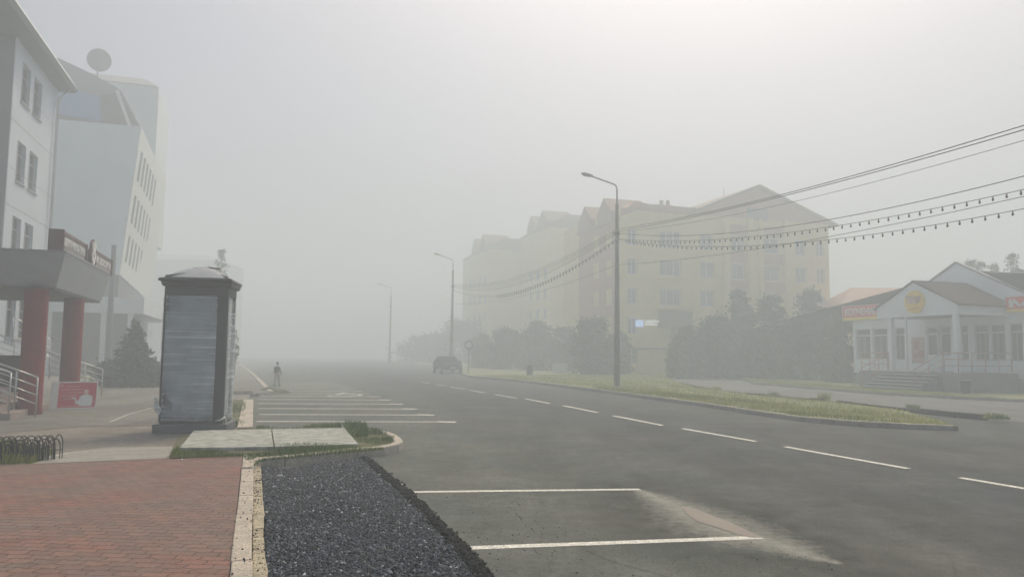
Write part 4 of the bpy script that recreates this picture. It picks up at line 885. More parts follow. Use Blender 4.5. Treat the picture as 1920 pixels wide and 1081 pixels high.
for i, (nm, pa, pm, pe, sag, rad, lab) in enumerate(spec):
    _, z0 = zat(*pa); f = quad(z0, pm, pe); off = Vector((.12*math.sin(i*2), .1*math.cos(i*2), 0))*.6
    pts = [LP1+dL*s+Vector((0, 0, f(s)-LP1.z))+off*0 for s in np.linspace(-1, 0, 49)]
    lef = [LP1+dL*s+Vector((0, 0, z0-4*sag*s*(1-s)-LP1.z)) for s in np.linspace(0, 1, 33)][1:]
    root = thing(nm, pts[48], lab, 'bulb garland' if 'bulb' in nm else 'cable', 'bulb garlands' if 'bulb' in nm else 'overhead cables')
    mb = MB().tube(pts+lef, rad, 5)
    if 'bulb' in nm:       # bulbs of the far span are specks: kept in the cable mesh; those of the near span are parts
        for s in np.arange(.014, .6, .014):
            p = LP1+dL*s+Vector((0, 0, z0-4*sag*s*(1-s)-LP1.z)); mb.tube([p, p-Vector((0, 0, .07)), p-Vector((0, 0, .13))], [.02, .03, .012], 5)
    obj('cable', mb, M_wire, root)
    if 'bulb' in nm:
        for s in np.arange(-.012-.004*i, -.66, -.0108):
            p = LP1+dL*s+Vector((0, 0, f(s)-LP1.z))
            if bulb_me is None:
                b_ = obj('bulb', MB().tube([p+Vector((0, 0, .0)), p-Vector((0, 0, .05)), p-Vector((0, 0, .052)), p-Vector((0, 0, .085)), p-Vector((0, 0, .11)), p-Vector((0, 0, .12))], [.014, .017, .022, .03, .02, .004], 8), M_bulb, root, smooth=True)
                bulb_me = b_; bp0 = p.copy(); broot = Vector(root.location)
            else:
                b_ = bulb_me.copy(); C.objects.link(b_); b_.parent = root; b_.location = (p-Vector(root.location))-(bp0-broot)

# ------------------------------------------------------------------ apartment house in the fog
M_cream = mat('cream_plaster', (.74, .59, .27), .85, .07, .4, s2=2, v2=.05); M_pinkb = mat('pink_brick', (.50, .26, .18), .85, .08, .5, s2=3, v2=.06); M_yel = mat('yellow_plaster', (.68, .56, .20), .85, .05)
def glow(name, col, st):
    if name in MATS: return MATS[name]
    m = mat(name, col, .4, .03); b = m.node_tree.nodes['Principled BSDF']; b.inputs['Emission Color'].default_value = (*col, 1); b.inputs['Emission Strength'].default_value = st; return m
M_roofb = mat('brown_roof', (.24, .17, .14), .8, .12, 1); M_pinkr = mat('faded_red_roof', (.33, .19, .15), .85, .1); M_darkred = mat('dark_red_panel', (.07, .022, .024), .7, .1)
M_fglass = mat('grey_blue_glass', (.13, .16, .19), .2, .2, .6, spec=.8)
uC = 64.0
def vC(px, py=600): return onU(px, py, uC)
v0_, v1_ = vC(1163)[1], vC(1557)[1]; zE = onU(1557, 421, uC)[2]
house = thing('apartment_house', W(uC, v0_, 0), 'cream and pink five storey house with two gables in the fog behind the trees', 'apartment house')
FC = Fr(W(uC, 0, 0), V, U)
def colw(px, w_): c = vC(px)[1]; return c-w_/2, c+w_/2
zr = [onU(1300, y, uC)[2] for y in (504, 558, 451)]; fl_ = zr[0]-zr[1]
zrows = [zr[1]-fl_, zr[1], zr[0], zr[2]]; hc = []
for px, w_ in ((1186, 1.0), (1258, 2.3), (1327, 1.5), (1385, 1.5), (1448, 1.9), (1504, 1.3), (1541, .9)):
    a, b = colw(px, w_)
    for k, z in enumerate(zrows):
        if px == 1258 and k == 0: continue
        hc.append((a, b, z-.8, z+.75))
a, b = colw(1186, 1.2); hc.append((a, b, .9, 2.4))
mb = MB(); wall_holes(FC, mb, v0_, v1_, 0, zE, hc, rec=.2); mb.add([FC.p(v1_, 0), FC.p(v1_, 0, 14), FC.p(v1_, zE, 14), FC.p(v1_, zE)], [(0, 1, 2, 3)]); mb.add([FC.p(v0_, 0), FC.p(v0_, zE), FC.p(v0_, zE, 14), FC.p(v0_, 0, 14)], [(0, 1, 2, 3)])
obj('wall', mb, M_cream, house)
for h in hc: window(house, FC, *h, rec=.2, gl=M_fglass, mul=3 if h[1]-h[0] > 2 else 2, sill=False, fw=.09)
# pink strips between the windows, gable fields
ps = MB()
for pa, pb in ((1356, 1367), (1402, 1412), (1424, 1430), (1470, 1478)): obj('pilaster', FC.box(MB(), vC(pa)[1], vC(pb)[1], 3, zE, -.35, -.004), M_cream, house)

pf = MB()
for pa, pb in ((1367.5, 1401.5), (1430.5, 1469.5)):
    for k in range(4): z0_ = zrows[k]+.82; obj('brick_panel', FC.box(MB(), vC(pa)[1], vC(pb)[1], z0_, z0_+fl_-1.75, -.12, -.004), M_pinkb, house)
g = [onU(1303, 396, uC), onU(1418, 353, uC), onU(1557, 421, uC)]; g0, g1, g2 = [(q[1], q[2]) for q in g]
zb0 = min(g0[1], g2[1], zE)
obj('gable', MB().extr([W(uC-.05, g0[0], zE+.003), W(uC-.05, g2[0], zE+.003), W(uC-.05, g2[0], max(g2[1], zE+.1)), W(uC-.05, g1[0], g1[1]), W(uC-.05, g0[0], g0[1])], U*13), M_pinkb, house)
obj('gable_roof', MB().extr([W(uC-.6, g0[0]-.5, g0[1]-.25), W(uC-.6, g1[0], g1[1]+.03), W(uC-.6, g2[0]+.5, g2[1]-.25), W(uC-.6, g2[0]+.5, g2[1]-.02), W(uC-.6, g1[0], g1[1]+.3), W(uC-.6, g0[0]-.5, g0[1]-.02)], U*14), M_roofb, house)
obj('attic_window', MB().add([FC.p(g1[0]-1.2, g1[1]-3.2, -.09), FC.p(g1[0]+1.2, g1[1]-3.2, -.09), FC.p(g1[0]+1.2, g1[1]-2.0, -.09), FC.p(g1[0]-1.2, g1[1]-2.0, -.09)], [(0, 1, 2, 3)]), M_fglass, house)
q = [(1163, 405), (1189, 377), (1222, 384), (1225, 412)]; Q = [onU(x, y, uC) for x, y in q]
obj('gable', MB().extr([W(uC-.1, Q[0][1], zE+.003), W(uC-.1, Q[3][1], zE+.003), W(uC-.1, Q[2][1], Q[2][2]), W(uC-.1, Q[1][1], Q[1][2]), W(uC-.1, Q[0][1], Q[0][2])], U*9), M_pinkb, house)
q = [onU(1225, 410, uC), onU(1310, 402, uC)]
obj('middle_roof', MB().hexa([W(uC-.5, q[0][1]+.05, zE+.003), W(uC+9, q[0][1]+.05, zE+.003), W(uC+9, g0[0]-.55, zE+.003), W(uC-.5, g0[0]-.55, zE+.003), W(uC+3, q[0][1]+.05, q[0][2]), W(uC+6, q[0][1]+.05, q[0][2]), W(uC+6, g0[0]-.55, q[0][2]), W(uC+3, g0[0]-.55, q[0][2])]), M_pinkb, house)
q = [onU(1232, 412, uC+2), onU(1262, 385, uC+2)]
ch = obj('chimney', MB().ubox(uC+2, uC+4, q[0][1], q[1][1], q[0][2]-.5, q[1][2]), M_pinkb, house)
for px in (1243, 1255): t_ = onU(px, 375, uC+2.5); obj('flue', MB().tube([W(uC+2.8, t_[1], q[1][2]), W(uC+2.8, t_[1], t_[2])], .2, 8), M_roofb, ch)
t_ = onU(1357, 352, uC+5); obj('antenna', MB().tube([W(uC+5, t_[1], g0[1]), W(uC+5, t_[1], t_[2])], .035, 6), M_wire, house)
# bay at the 1258 column, entrance block, yellow ground floor
a, b = colw(1258, 3.2); bm = MB()
for z in (zrows[1]-1.15, zrows[2]-1.15): obj('balcony_slab', FC.box(MB(), a, b, z, z+.3, -.5, -.004), M_cream, house)
q = [onU(1252, 612, uC-1.8), onU(1299, 583, uC-1.8)]; obj('entrance_hood', MB().ubox(uC-1.8, uC-.004, q[0][1], q[1][1], q[0][2], q[1][2]), M_darkred, house)
obj('entrance_door', FC.box(MB(), vC(1258)[1], vC(1294)[1], .1, q[0][2]-.05, -.1, -.004), M_dk, house)
q = [onU(1195, 698, uC-.1), onU(1246, 622, uC-.1)]; yl = MB(); FC.box(yl, q[0][1], q[1][1], .05, onU(1200, 657, uC)[2], -.25, -.004); obj('plinth', yl, M_yel, house); obj('plinth_line', FC.box(MB(), q[0][1]-.3, q[1][1]+.1, onU(1200, 654, uC)[2], onU(1200, 651.5, uC)[2], -.3, -.004), M_dk, house)
shop = thing('shop_sign', W(uC-.3, vC(1190)[1], onU(1190, 612, uC)[2]), 'white lettered sign with a pale blue square on the cream house', 'sign')
q = onU(1192, 612, uC-.3), onU(1206, 600, uC-.3); z0_, z1_ = q[0][2], q[1][2]
obj('blue_square', MB().ubox(uC-.35, uC-.25, q[0][1], q[1][1], z0_, z1_), glow('lit_blue_sign', (.45, .62, 1.0), .75), shop)
for yy in ((609.5, 605.5), (603.5, 599.5)):
    A, B = onU(1209, yy[0], uC-.3), onU(1232 if yy[0] > 606 else 1240, yy[1], uC-.3)
    text('lettering', 'СЕМЕЙНАЯ' if yy[0] < 606 else 'АПТЕКА', W(uC-.3, A[1], A[2]), V, (0, 0, 1), B[2]-A[2], glow('lit_white_letters', (.9, .95, 1), .65), shop, width=B[1]-A[1], bold=.03)
# stepped long wing running down the street
segs = [(uC+.3, 72, v0_+.4, 412), (72.3, 81, v0_-2.6, 0), (81.3, 91, v0_-6.5, 0)]
segs = [(uC+.4, 73.5, v0_-.1, 15.6, 1150), (73.8, 83, v0_-3.2, 16.0, 0), (83.3, 95, v0_-7.0, 14.6, 0)]
far_house = thing('apartment_house', W(73.8*1.3, (v0_-3.2)*1.3, 0), 'long apartment house further down the street, left of the cream one, dissolving in fog', 'apartment house')
near_house = house
for i, (ua, ub, vv, zz, _) in enumerate(segs):
    house = near_house if i == 0 else far_house
    if i: ua, ub, vv, zz = ua*1.3, ub*1.3, vv*1.3, 1.7+(zz-1.7)*1.3
    Fw = Fr(W(0, vv, 0), U, V); hw = [(ua+1.2+2.9*k, ua+2.7+2.9*k, z-.8, z+.75) for k in range(int((ub-ua-1)/2.9)) for z in [zrows[0]-fl_]+zrows]
    mb = MB(); wall_holes(Fw, mb, ua, ub, 0, zz-1.5, hw); mb.add([W(ua, vv, 0), W(ua, vv+12, 0), W(ua, vv+12, zz-1.5), W(ua, vv, zz-1.5)], [(0, 1, 2, 3)]); mb.add([W(ub, vv, 0), W(ub, vv, zz-1.5), W(ub, vv+12, zz-1.5), W(ub, vv+12, 0)], [(0, 1, 2, 3)])
    obj('wing_wall', mb, M_pinkb if i == 0 else M_cream, house)
    for h in hw: window(house, Fw, *h, gl=M_fglass, mul=2, sill=False, fw=.09)
    obj('wing_roof', MB().frust((ua-.3, ub-.05, vv-.5, vv+12), (ua-.3, ub-.05, vv+2.2, vv+9), zz-1.497, zz+.3), M_pinkr if i == 0 else M_roofb, house)
    for k in range(2):
        uc_ = ua+2.2+k*4.6; mb = MB(); mb.extr([W(uc_-1.6, vv-.4, zz-1.45), W(uc_+1.6, vv-.4, zz-1.45), W(uc_+1.6, vv-.4, zz-.4), W(uc_, vv-.4, zz+1.1), W(uc_-1.6, vv-.4, zz-.4)], V*4); obj('dormer', mb, M_pinkr if i == 0 else M_roofb, house)

# ------------------------------------------------------------------ shop
M_shopw = mat('white_siding', (.78, .84, .90), .6, .04, .8); M_plinth = mat('grey_plinth', (.26, .26, .25), .85, .1, 3); M_shoproof = mat('brown_metal_tiles', (.060, .038, .034), .95, .12, 2, s2=9, v2=.1, spec=.15)
M_sgl = mat('shop_glass', (.045, .048, .046), .3, .25, .5, spec=.8); M_curt = mat('pale_curtain', (.24, .22, .20), .8, .12, 9); M_redsign = mat('red_sign_face', (.72, .025, .018), .45, .06); M_ysign = mat('cream_sign_strip', (.85, .58, .05), .5, .05)
M_porch = mat('grey_porch_stone', (.24, .235, .235), .85, .12, 3, .2, 30); M_step = mat('grey_stair_stone', (.12, .122, .125), .85, .12, 3, .2, 30); M_prail = mat('pinkish_rail', (.40, .22, .20), .5, .1)
vS = 35.0
sV = lambda px, py, v=vS: onV(px, py, v)
zF = 1.02
uL = sV(1600, 640)[0]; uR = 12.0
shopb = thing('shop', W(31.2, vS, 0), 'low white shop with red signs, round yellow sign and brown roofs in the fog', 'shop')
FS = Fr(W(0, vS, 0), -U, V)     # s = -u
z0w, z1w = sV(1850, 677)[2], sV(1850, 607)[2]; tr_ = sV(1850, 623)[2]
wins = [(1604, 1632, 0), (1636, 1664, 0), (1677, 1699, 0), (1801, 1815, 1), (1826, 1854, 0), (1856, 1885, 0), (1892, 1918, 0), (1921, 1948, 0), (1956, 1990, 0), (1994, 2030, 0)]
hs = [(-sV(a, 640)[0], -sV(b, 640)[0], z0w, z1w) for a, b, _ in wins]
dh = (-sV(1736, 640)[0], -sV(1784, 640)[0], zF+.02, z1w); ph = (-sV(1710, 650)[0], -sV(1733, 650)[0], z0w-.15, z1w-.6)
mb = MB(); wall_holes(FS, mb, -uL, -uR, zF-.25, 4.55, hs+[dh], rec=.12)
mb.add([W(uL, vS, zF-.25), W(uL, vS, 4.55), W(uL, vS+12, 4.55), W(uL, vS+12, zF-.25)], [(0, 1, 2, 3)])
obj('wall', mb, M_shopw, shopb); obj('plinth', MB().ubox(uR, uL-.05, vS+.06, vS+12, 0, zF-.253), M_plinth, shopb)
for h in hs:
    w_ = window(shopb, FS, *h, rec=.12, gl=M_sgl, mul=1, tr=tr_, fw=.07, sill=False)
    cu = MB(); n_ = 14
    for i in range(n_):
        if math.sin(i*.9+h[0]*5) < .25: continue
        x = h[0]+.1+(h[1]-h[0]-.2)*i/n_; FS.box(cu, x, x+(h[1]-h[0]-.2)/n_*.9, h[2]+.1, tr_-.06, .120, .128)
    obj('curtain', cu, M_curt, w_)
xm = (dh[0]+dh[1])/2
for a, b in ((dh[0], xm-.03), (xm+.03, dh[1])):
    d_ = obj('door', FS.box(MB(), a, b, dh[2], dh[2]+.85, .06, .12), M_shopw, shopb); mb = MB()
    FS.box(mb, a, a+.12, dh[2]+.853, dh[3], .06, .12); FS.box(mb, b-.12, b, dh[2]+.853, dh[3], .06, .12); FS.box(mb, a+.12, b-.12, dh[3]-.12, dh[3], .06, .12); FS.box(mb, a+.12, b-.12, tr_-.05, tr_+.05, .06, .12)
    obj('door_frame', mb, M_pvc, d_); obj('pane', FS.box(MB(), a+.1, b-.1, dh[2]+.86, dh[3]-.1, .09, .10), M_sgl, d_); obj('handle', FS.box(MB(), b-.09 if a < xm-.5 else a+.04, b-.04 if a < xm-.5 else a+.09, dh[2]+.95, dh[2]+1.25, .01, .058), M_steel, d_)
po = obj('poster', FS.box(MB(), *ph, -.03, -.004), mat('pink_window_poster', (.50, .33, .29), .6, .15, 4), shopb)
pm = MB(); 
for x, z, w2, h2 in ((.2, .75, .35, .5), (.45, .35, .4, .35), (.15, .3, .2, .25)): FS.box(pm, ph[0]+x, ph[0]+x+w2, ph[2]+z, ph[2]+z+h2, -.036, -.031)
obj('poster_print', pm, mat('reddish_print', (.42, .14, .12), .6, .3, 6), po)
# porch floor, steps, railings
pu0, pu1, pv0 = 27.95, 34.3, 31.25
obj('porch', MB().ubox(pu0, pu1, pv0, vS-.004, .05, zF), M_porch, shopb, bevel=.02)
su0, su1 = sV(1768, 705, pv0)[0], sV(1664, 702, pv0)[0]; nS = 6
stp = MB()
for k in range(1, nS): stp.ubox(su0, su1+.1*k*0, pv0-.33*k, pv0-.33*(k-1)-.003, .05, zF-.155*k)
obj('steps', stp, M_step, shopb, bevel=.012); nose = MB()
for k in range(0, nS): nose.ubox(su0, su1, pv0-.33*k-.02, pv0-.33*k+.05, zF-.155*k+.002, zF-.155*k+.03)
obj('step_nosing', nose, M_pvc, shopb)
def srail(pts, drop=.95): return railing(shopb, pts, (0, .3, .6), 3, rad=.028, m=M_prail, base_drop=drop)
zt0 = zF+.95
srail(lerpn(W(pu0+.08, vS-.3, zt0), W(pu0+.08, pv0+.08, zt0), 4)); srail(lerpn(W(pu0+.08, pv0+.08, zt0), W(su0-.02, pv0+.08, zt0), 1)); srail(lerpn(W(su1+.05, pv0+.08, zt0), W(pu1-.1, pv0+.08, zt0), 3))
for uu in (su0+.03, su1-.05): srail([W(uu, pv0+.05, zt0), W(uu, pv0-.85, zt0-.40), W(uu, pv0-1.7, zt0-.80)])
# portico: columns, gable, side fascia, ceiling, roof
gv = 31.75; ga, gb = 28.35, sV(1644, 596, gv)[0]; gz = sV(1790, 589, gv)[2]; gA = sV(1712, 529, gv); ez = sV(1790, 569, gv)[2]; gapx = (ga+gb)/2; gapz = gA[2]
for px in (1795, 1673): b = sV(px, 640, gv+.2)[0]; obj('portico_column', MB().ubox(b-.11, b+.11, gv+.05, gv+.27, zF+.002, gz-.003), M_shopw, shopb)
b = sV(1702, 640, gv+.2)[0]; obj('portico_column', MB().ubox(b-.05, b+.05, gv+.05, gv+.15, zF+.002, gz-.003), M_shopw, shopb)
obj('portico_gable', MB().extr([W(ga, gv, gz), W(gb, gv, gz), W(gb, gv, ez), W(gapx, gv, gapz), W(ga, gv, ez)], V*.12), M_shopw, shopb)
obj('portico_fascia', MB().ubox(ga, ga+.1, gv+.123, vS-.003, gz, ez-.02), M_shopw, shopb); obj('portico_fascia', MB().ubox(gb-.1, gb, gv+.123, vS-.003, gz, ez-.02), M_shopw, shopb)
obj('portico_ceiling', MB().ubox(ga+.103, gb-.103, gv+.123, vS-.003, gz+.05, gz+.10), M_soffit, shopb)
def roofpair(name, ua, um, ub, za, zm, v0, v1, m, ov=.18, th=.07):
    k = (zm-za)/(um-ua); mb = MB()
    mb.hexa([W(ua-ov, v0, za-k*ov), W(um, v0, zm), W(um, v1, zm), W(ua-ov, v1, za-k*ov), W(ua-ov, v0, za-k*ov+th), W(um, v0, zm+th), W(um, v1, zm+th), W(ua-ov, v1, za-k*ov+th)])
    mb.hexa([W(um, v0, zm), W(ub+ov, v0, za-k*ov), W(ub+ov, v1, za-k*ov), W(um, v1, zm), W(um, v0, zm+th), W(ub+ov, v0, za-k*ov+th), W(ub+ov, v1, za-k*ov+th), W(um, v1, zm+th)])
    return obj(name, mb, m, shopb)
rp_ = roofpair('portico_roof', ga, gapx, gb, ez+.004, gapz+.004, gv-.10, 36.2, M_shoproof)
obj('ridge_cap', MB().ubox(gapx-.09, gapx+.09, gv-.08, 36.0, gapz+.075, gapz+.105), M_pvc, rp_)
# big white gable and main roof
A_ = sV(1792, 494, 35.3); mu, mz = A_[0], A_[2]; hwid = 3.9; bz = mz-hwid*.50
obj('main_gable', MB().extr([W(mu-hwid, 35.3, 4.3), W(mu+hwid, 35.3, 4.3), W(mu+hwid, 35.3, bz), W(mu, 35.3, mz), W(mu-hwid, 35.3, bz)], V*.15), M_shopw, shopb)
obj('gable_trim', MB().extr([W(mu-hwid-.1, 35.25, bz-.03), W(mu, 35.25, mz+.02), W(mu+hwid+.1, 35.25, bz-.03), W(mu+hwid+.1, 35.25, bz+.05), W(mu, 35.25, mz+.12), W(mu-hwid-.1, 35.25, bz+.05)], V*.25), M_metalgrey, shopb)
rz = sV(1826, 508.5, 35.6)[2]; rm = roofpair('main_roof', uR, mu-.3, 2*(mu-.3)-uR, 3.7, rz, 35.56, 47.5, M_shoproof)
obj('ridge_cap', MB().ubox(mu-.42, mu-.18, 35.6, 47.4, rz+.075, rz+.12), M_pvc, rm)
for nm_, (pa, pb), txt, lab in (('left', (1579, 1647), 'КОПЧЕНИЕ', 'long red sign box with cream strip on the far left wing of the shop'), ('right', (1885, 2010), 'МЯСО', 'red sign box with big pale letters at the right picture edge')):
    a, b = sV(pa, 590, 34.7)[0], sV(pb, 580, 34.7)[0]
    zt2 = sV(pa, 574 if nm_ == 'left' else 556, 34.7)[2]; zb2 = sV(pa, 602 if nm_ == 'left' else 587, 34.7)[2]; hh_ = zt2-zb2
    sg = thing('sign_box', W(a, 34.7, zb2), lab, 'sign')
    obj('box', MB().ubox(b, a, 34.7, 34.98, zb2, zt2), M_pvc, sg); obj('sign_face', MB().ubox(b+.05, a-.08, 34.67, 34.697, zb2+hh_*.24, zt2-.05), M_redsign, sg); obj('cream_strip', MB().ubox(b+.05, a-.08, 34.67, 34.697, zb2+.03, zb2+hh_*.235), M_ysign, sg)
    wd = (a-b-.4) if nm_ == 'left' else 4.6; text('lettering', txt, W(a-.3 if nm_ == 'left' else a-.25, 34.66, zb2+hh_*.33), -U, (0, 0, 1), hh_*.50, M_wlet, sg, width=wd, bold=.03)
cc = sV(1713, 566, gv-.12); c_ = W(cc[0], gv-.12, cc[2]); rr = (sV(1713, 545, gv-.12)[2]-cc[2])
disc = thing('round_sign', c_, 'round yellow sign with two brown animal heads on the portico gable', 'sign')
circ = lambda r, d, sx=1: [c_+U*r*sx*math.cos(t)*1.05+Vector((0, 0, r*math.sin(t)))-V*d for t in np.linspace(0, 2*math.pi, 37)[:-1]]
obj('disc', MB().extr(circ(rr, 0), V*.11), M_ysign, disc); obj('inner_field', MB().extr(circ(rr*.86, .012), V*.01), mat('yellow_disc_field', (.85, .56, .03), .5, .06), disc)
hd = MB()
def blob(cx, cz, rx, rz, d=.022): hd.extr([c_-V*d-U*(cx+rx*math.cos(t))+Vector((0, 0, cz+rz*math.sin(t))) for t in np.linspace(0, 2*math.pi, 19)[:-1]], V*.008)
blob(.17, .10, .26, .19); blob(.36, .22, .10, .08, .023); obj('animal_head', hd, mat('brown_print', (.36, .22, .15), .6), disc)
hd = MB(); blob(-.20, .13, .26, .20, .024); blob(-.38, .28, .09, .10, .025); blob(-.05, .30, .08, .09, .0255); obj('animal_head', hd, mat('pinkish_print', (.50, .33, .27), .6), disc)
hd = MB(); blob(-.33, .04, .12, .09, .034); obj('muzzle', hd, mat('pale_print', (.62, .48, .38), .6), disc); hd = MB(); blob(.08, .02, .10, .12, .035); obj('muzzle', hd, MATS['pale_print'], disc)
obj('script_stroke', MB().extr([c_-V*.02-U*x+Vector((0, 0, z)) for x, z in ((-.34, -.36), (0, -.31), (.34, -.30), (.34, -.36), (.05, -.38), (-.34, -.42))], V*.006), mat('orange_script', (.62, .36, .04), .5), disc)
# litter bin on the lawn edge
bp_ = G(1812, 738, .12); lb = thing('litter_bin', bp_, 'dark litter bin on the lawn edge in front of the shop porch', 'litter bin')
obj('body', MB().tube([bp_+Vector((0, 0, z)) for z in (.02, .05, .55, .58)], [.20, .22, .26, .27], 4), mat('dark_bin', (.025, .024, .023), .9, .1, spec=.1), lb); obj('rim', MB().tube([bp_+Vector((0, 0, .583)), bp_+Vector((0, 0, .63))], .28, 4), M_metalgrey, lb)
bp_ = G(993, 703, .12); lb = thing('litter_bin', bp_, 'small dark bin standing on the foggy verge left of the lamp post', 'litter bin')
obj('body', MB().lathe(bp_, [(.18, .0), (.22, .05), (.27, .6), (.27, .62)], 14), MATS['dark_bin'], lb, smooth=True); obj('lid', MB().lathe(bp_, [(.28, .623), (.28, .66), (.15, .74), (.03, .76)], 14), MATS['dark_bin'], lb, smooth=True)
pp = G(1127, 697, .12); wp = thing('white_post', pp, 'short pale post with a rounded top on the verge before the dark trees', 'post'); obj('shaft', MB().tube([pp, pp+Vector((0, 0, .75))], .10, 10), M_shopw, wp); obj('top', MB().ball(pp+Vector((0, 0, .82)), .16, 12, 8), M_shopw, wp, smooth=True)
pp = G(1050, 699, .12); ub = tag(obj('utility_box', MB().box(pp+Vector((0, 0, .38)), (1, 0, 0), (0, 1, 0), (0, 0, 1), .62, .3, .37), M_pvc, bevel=.04, loc=pp), 'pale low box standing before the foggy trees', 'utility box')
obj('box_lid', MB().box(pp+Vector((0, 0, .79)), (1, 0, 0), (0, 1, 0), (0, 0, 1), .66, .34, .035), M_conc, ub)
# road sign
rp = onD(878, 697, 58); rp.z = .1; rs = thing('road_sign', rp, 'round road sign on a thin post beside the foggy car', 'road sign'); obj('post', MB().tube([rp, rp+Vector((0, 0, 2.75))], .035, 8), M_lampm, rs)
cz = onD(876, 646, 58).z; q = Vector((rp.x, rp.y-.06, cz)); sg = MB().extr([q+Vector((.32*math.cos(t), 0, .32*math.sin(t))) for t in np.linspace(0, 2*math.pi, 25)[:-1]], Vector((0, .03, 0))); obj('sign_disc', sg, mat('sign_dark_rim', (.22, .10, .11), .5), rs)
obj('sign_face', MB().extr([q+Vector((.24*math.cos(t), -.008, .24*math.sin(t))) for t in np.linspace(0, 2*math.pi, 25)[:-1]], Vector((0, .006, 0))), M_wlet, rs)
# low pink-roofed house far right
eE = onD(1640, 690, 70); hE = thing('low_house', Vector((eE.x, eE.y, 0)), 'low house with a pinkish orange roof, faint in the fog left of the shop', 'house')
x0, x1 = onD(1578, 600, 70).x, onD(1800, 600, 70).x; z0_ = onD(1640, 582, 70).z; z1_ = onD(1640, 531, 70).z
FE = Fr(Vector((x0, 70, 0)), Vector((1, 0, 0)), Vector((0, 1, 0))); hw = [(1+2.5*i, 2.2+2.5*i, 1.6, 3) for i in range(4)]; mb = MB(); wall_holes(FE, mb, 0, x1-x0, 0, z0_, hw); mb.add([FE.p(0, 0), FE.p(0, z0_), FE.p(0, z0_, 9), FE.p(0, 0, 9)], [(0, 1, 2, 3)]); obj('wall', mb, M_cream, hE)
for h in hw: window(hE, FE, *h, sill=False)
obj('roof', MB().extr([FE.p(-.6, z0_+.003, -.5), FE.p(-.6, z0_+.003, 9.5), FE.p(3.2, z1_, 4.5)], Vector((.01, 0, 0))).hexa([FE.p(-.6, z0_+.003, -.5), FE.p(x1-x0+.6, z0_+.003, -.5), FE.p(x1-x0+.6, z0_+.003, 9.5), FE.p(-.6, z0_+.003, 9.5), FE.p(3.0, z1_, 4.4), FE.p(x1-x0-3, z1_, 4.4), FE.p(x1-x0-3, z1_, 4.6), FE.p(3.0, z1_, 4.6)]), mat('pink_orange_roof', (.50, .27, .18), .7, .08), hE)

# ------------------------------------------------------------------ parked car
cp = onD(838, 699, 64); cp.z = 0; car = thing('parked_car', cp, 'dark car parked by the verge kerb at the foot of the foggy second lamp', 'car')
M_car = mat('dark_car_paint', (.020, .022, .026), .8, .05, spec=.15); M_cglass = mat('tinted_car_glass', (.012, .013, .015), .95, .1, spec=.05); M_tyre = mat('tyre', (.02, .02, .02), .9)
cu_, cv_, _ = uv(cp)
prof = [(-2.1, .32), (-2.15, .55), (-2.1, .76), (-1.5, .88), (-1.15, .93), (1.35, .96), (1.75, .95), (2.1, .88), (2.15, .6), (2.1, .32)]   # u: negative is the nose, towards the camera
body = MB()
def loft(mb, P, ws):      # side profile narrowed at top: list of (u, z), half width by z
    n = len(P); L_ = [W(cu_+u, cv_-ws(u, z), z) for u, z in P]; R_ = [W(cu_+u, cv_+ws(u, z), z) for u, z in P]
    mb.add(L_+R_, [tuple(range(n)), tuple(range(2*n-1, n-1, -1))]+[(i, i+n, (i+1) % n+n, (i+1) % n) for i in range(n)]); return mb
obj('body', loft(body, prof, lambda u, z: .86-.10*max(0, abs(u)-1.6)/.5-(.04 if z < .4 else 0)), M_car, car, bevel=.05)
cab = [(-1.15, .92), (-.42, 1.36), (-.2, 1.41), (.7, 1.42), (1.0, 1.36), (1.7, .94)]
obj('cabin', loft(MB(), cab, lambda u, z: .80-.20*(z-.93)/.5), M_car, car, bevel=.03)
for s in (-1, 1):
    gq = [(-.9, .97), (-.36, 1.31), (.28, 1.34), (.28, .97)]; obj('side_window', MB().extr([W(cu_+u, cv_+s*(.803-.20*(z-.93)/.5), z) for u, z in gq], V*s*.01), M_cglass, car)
    gq = [(.36, .97), (.36, 1.34), (.9, 1.31), (1.35, 1.0)]; obj('side_window', MB().extr([W(cu_+u, cv_+s*(.803-.20*(z-.93)/.5), z) for u, z in gq], V*s*.01), M_cglass, car)
    obj('headlight', MB().ball(W(cu_-2.08, cv_+s*.6, .66),   .10, 10, 6, (1, 1, .6)), M_grey_frame, car, smooth=True)
    mr_ = MB().box(W(cu_-.75, cv_+s*.93, .98), U, V, (0, 0, 1), .06, .10, .07); obj('mirror', mr_, M_car, car, bevel=.02)
    for ux in (-1.35, 1.3):
        c0_ = W(cu_+ux, cv_+s*.70, .32); wh = obj('wheel', MB().tube([c0_, c0_+V*s*.04, c0_+V*s*.17, c0_+V*s*.20], [.28, .32, .32, .28], 20), M_tyre, car, smooth=False); obj('rim', MB().tube([c0_+V*s*.203, c0_+V*s*.215], [.2, .17], 14), M_steel, wh)
obj('windscreen', MB().extr([W(cu_-1.08, cv_-.70, .985), W(cu_-1.08, cv_+.70, .985), W(cu_-.47, cv_+.58, 1.345), W(cu_-.47, cv_-.58, 1.345)], -U*.02), M_cglass, car)
obj('rear_window', MB().extr([W(cu_+1.66, cv_-.68, .985), W(cu_+1.66, cv_+.68, .985), W(cu_+1.05, cv_+.58, 1.345), W(cu_+1.05, cv_-.58, 1.345)], U*.02), M_cglass, car)
obj('number_plate', MB().ubox(cu_-2.175, cu_-2.16, cv_-.26, cv_+.26, .46, .57), M_grey_frame, car)

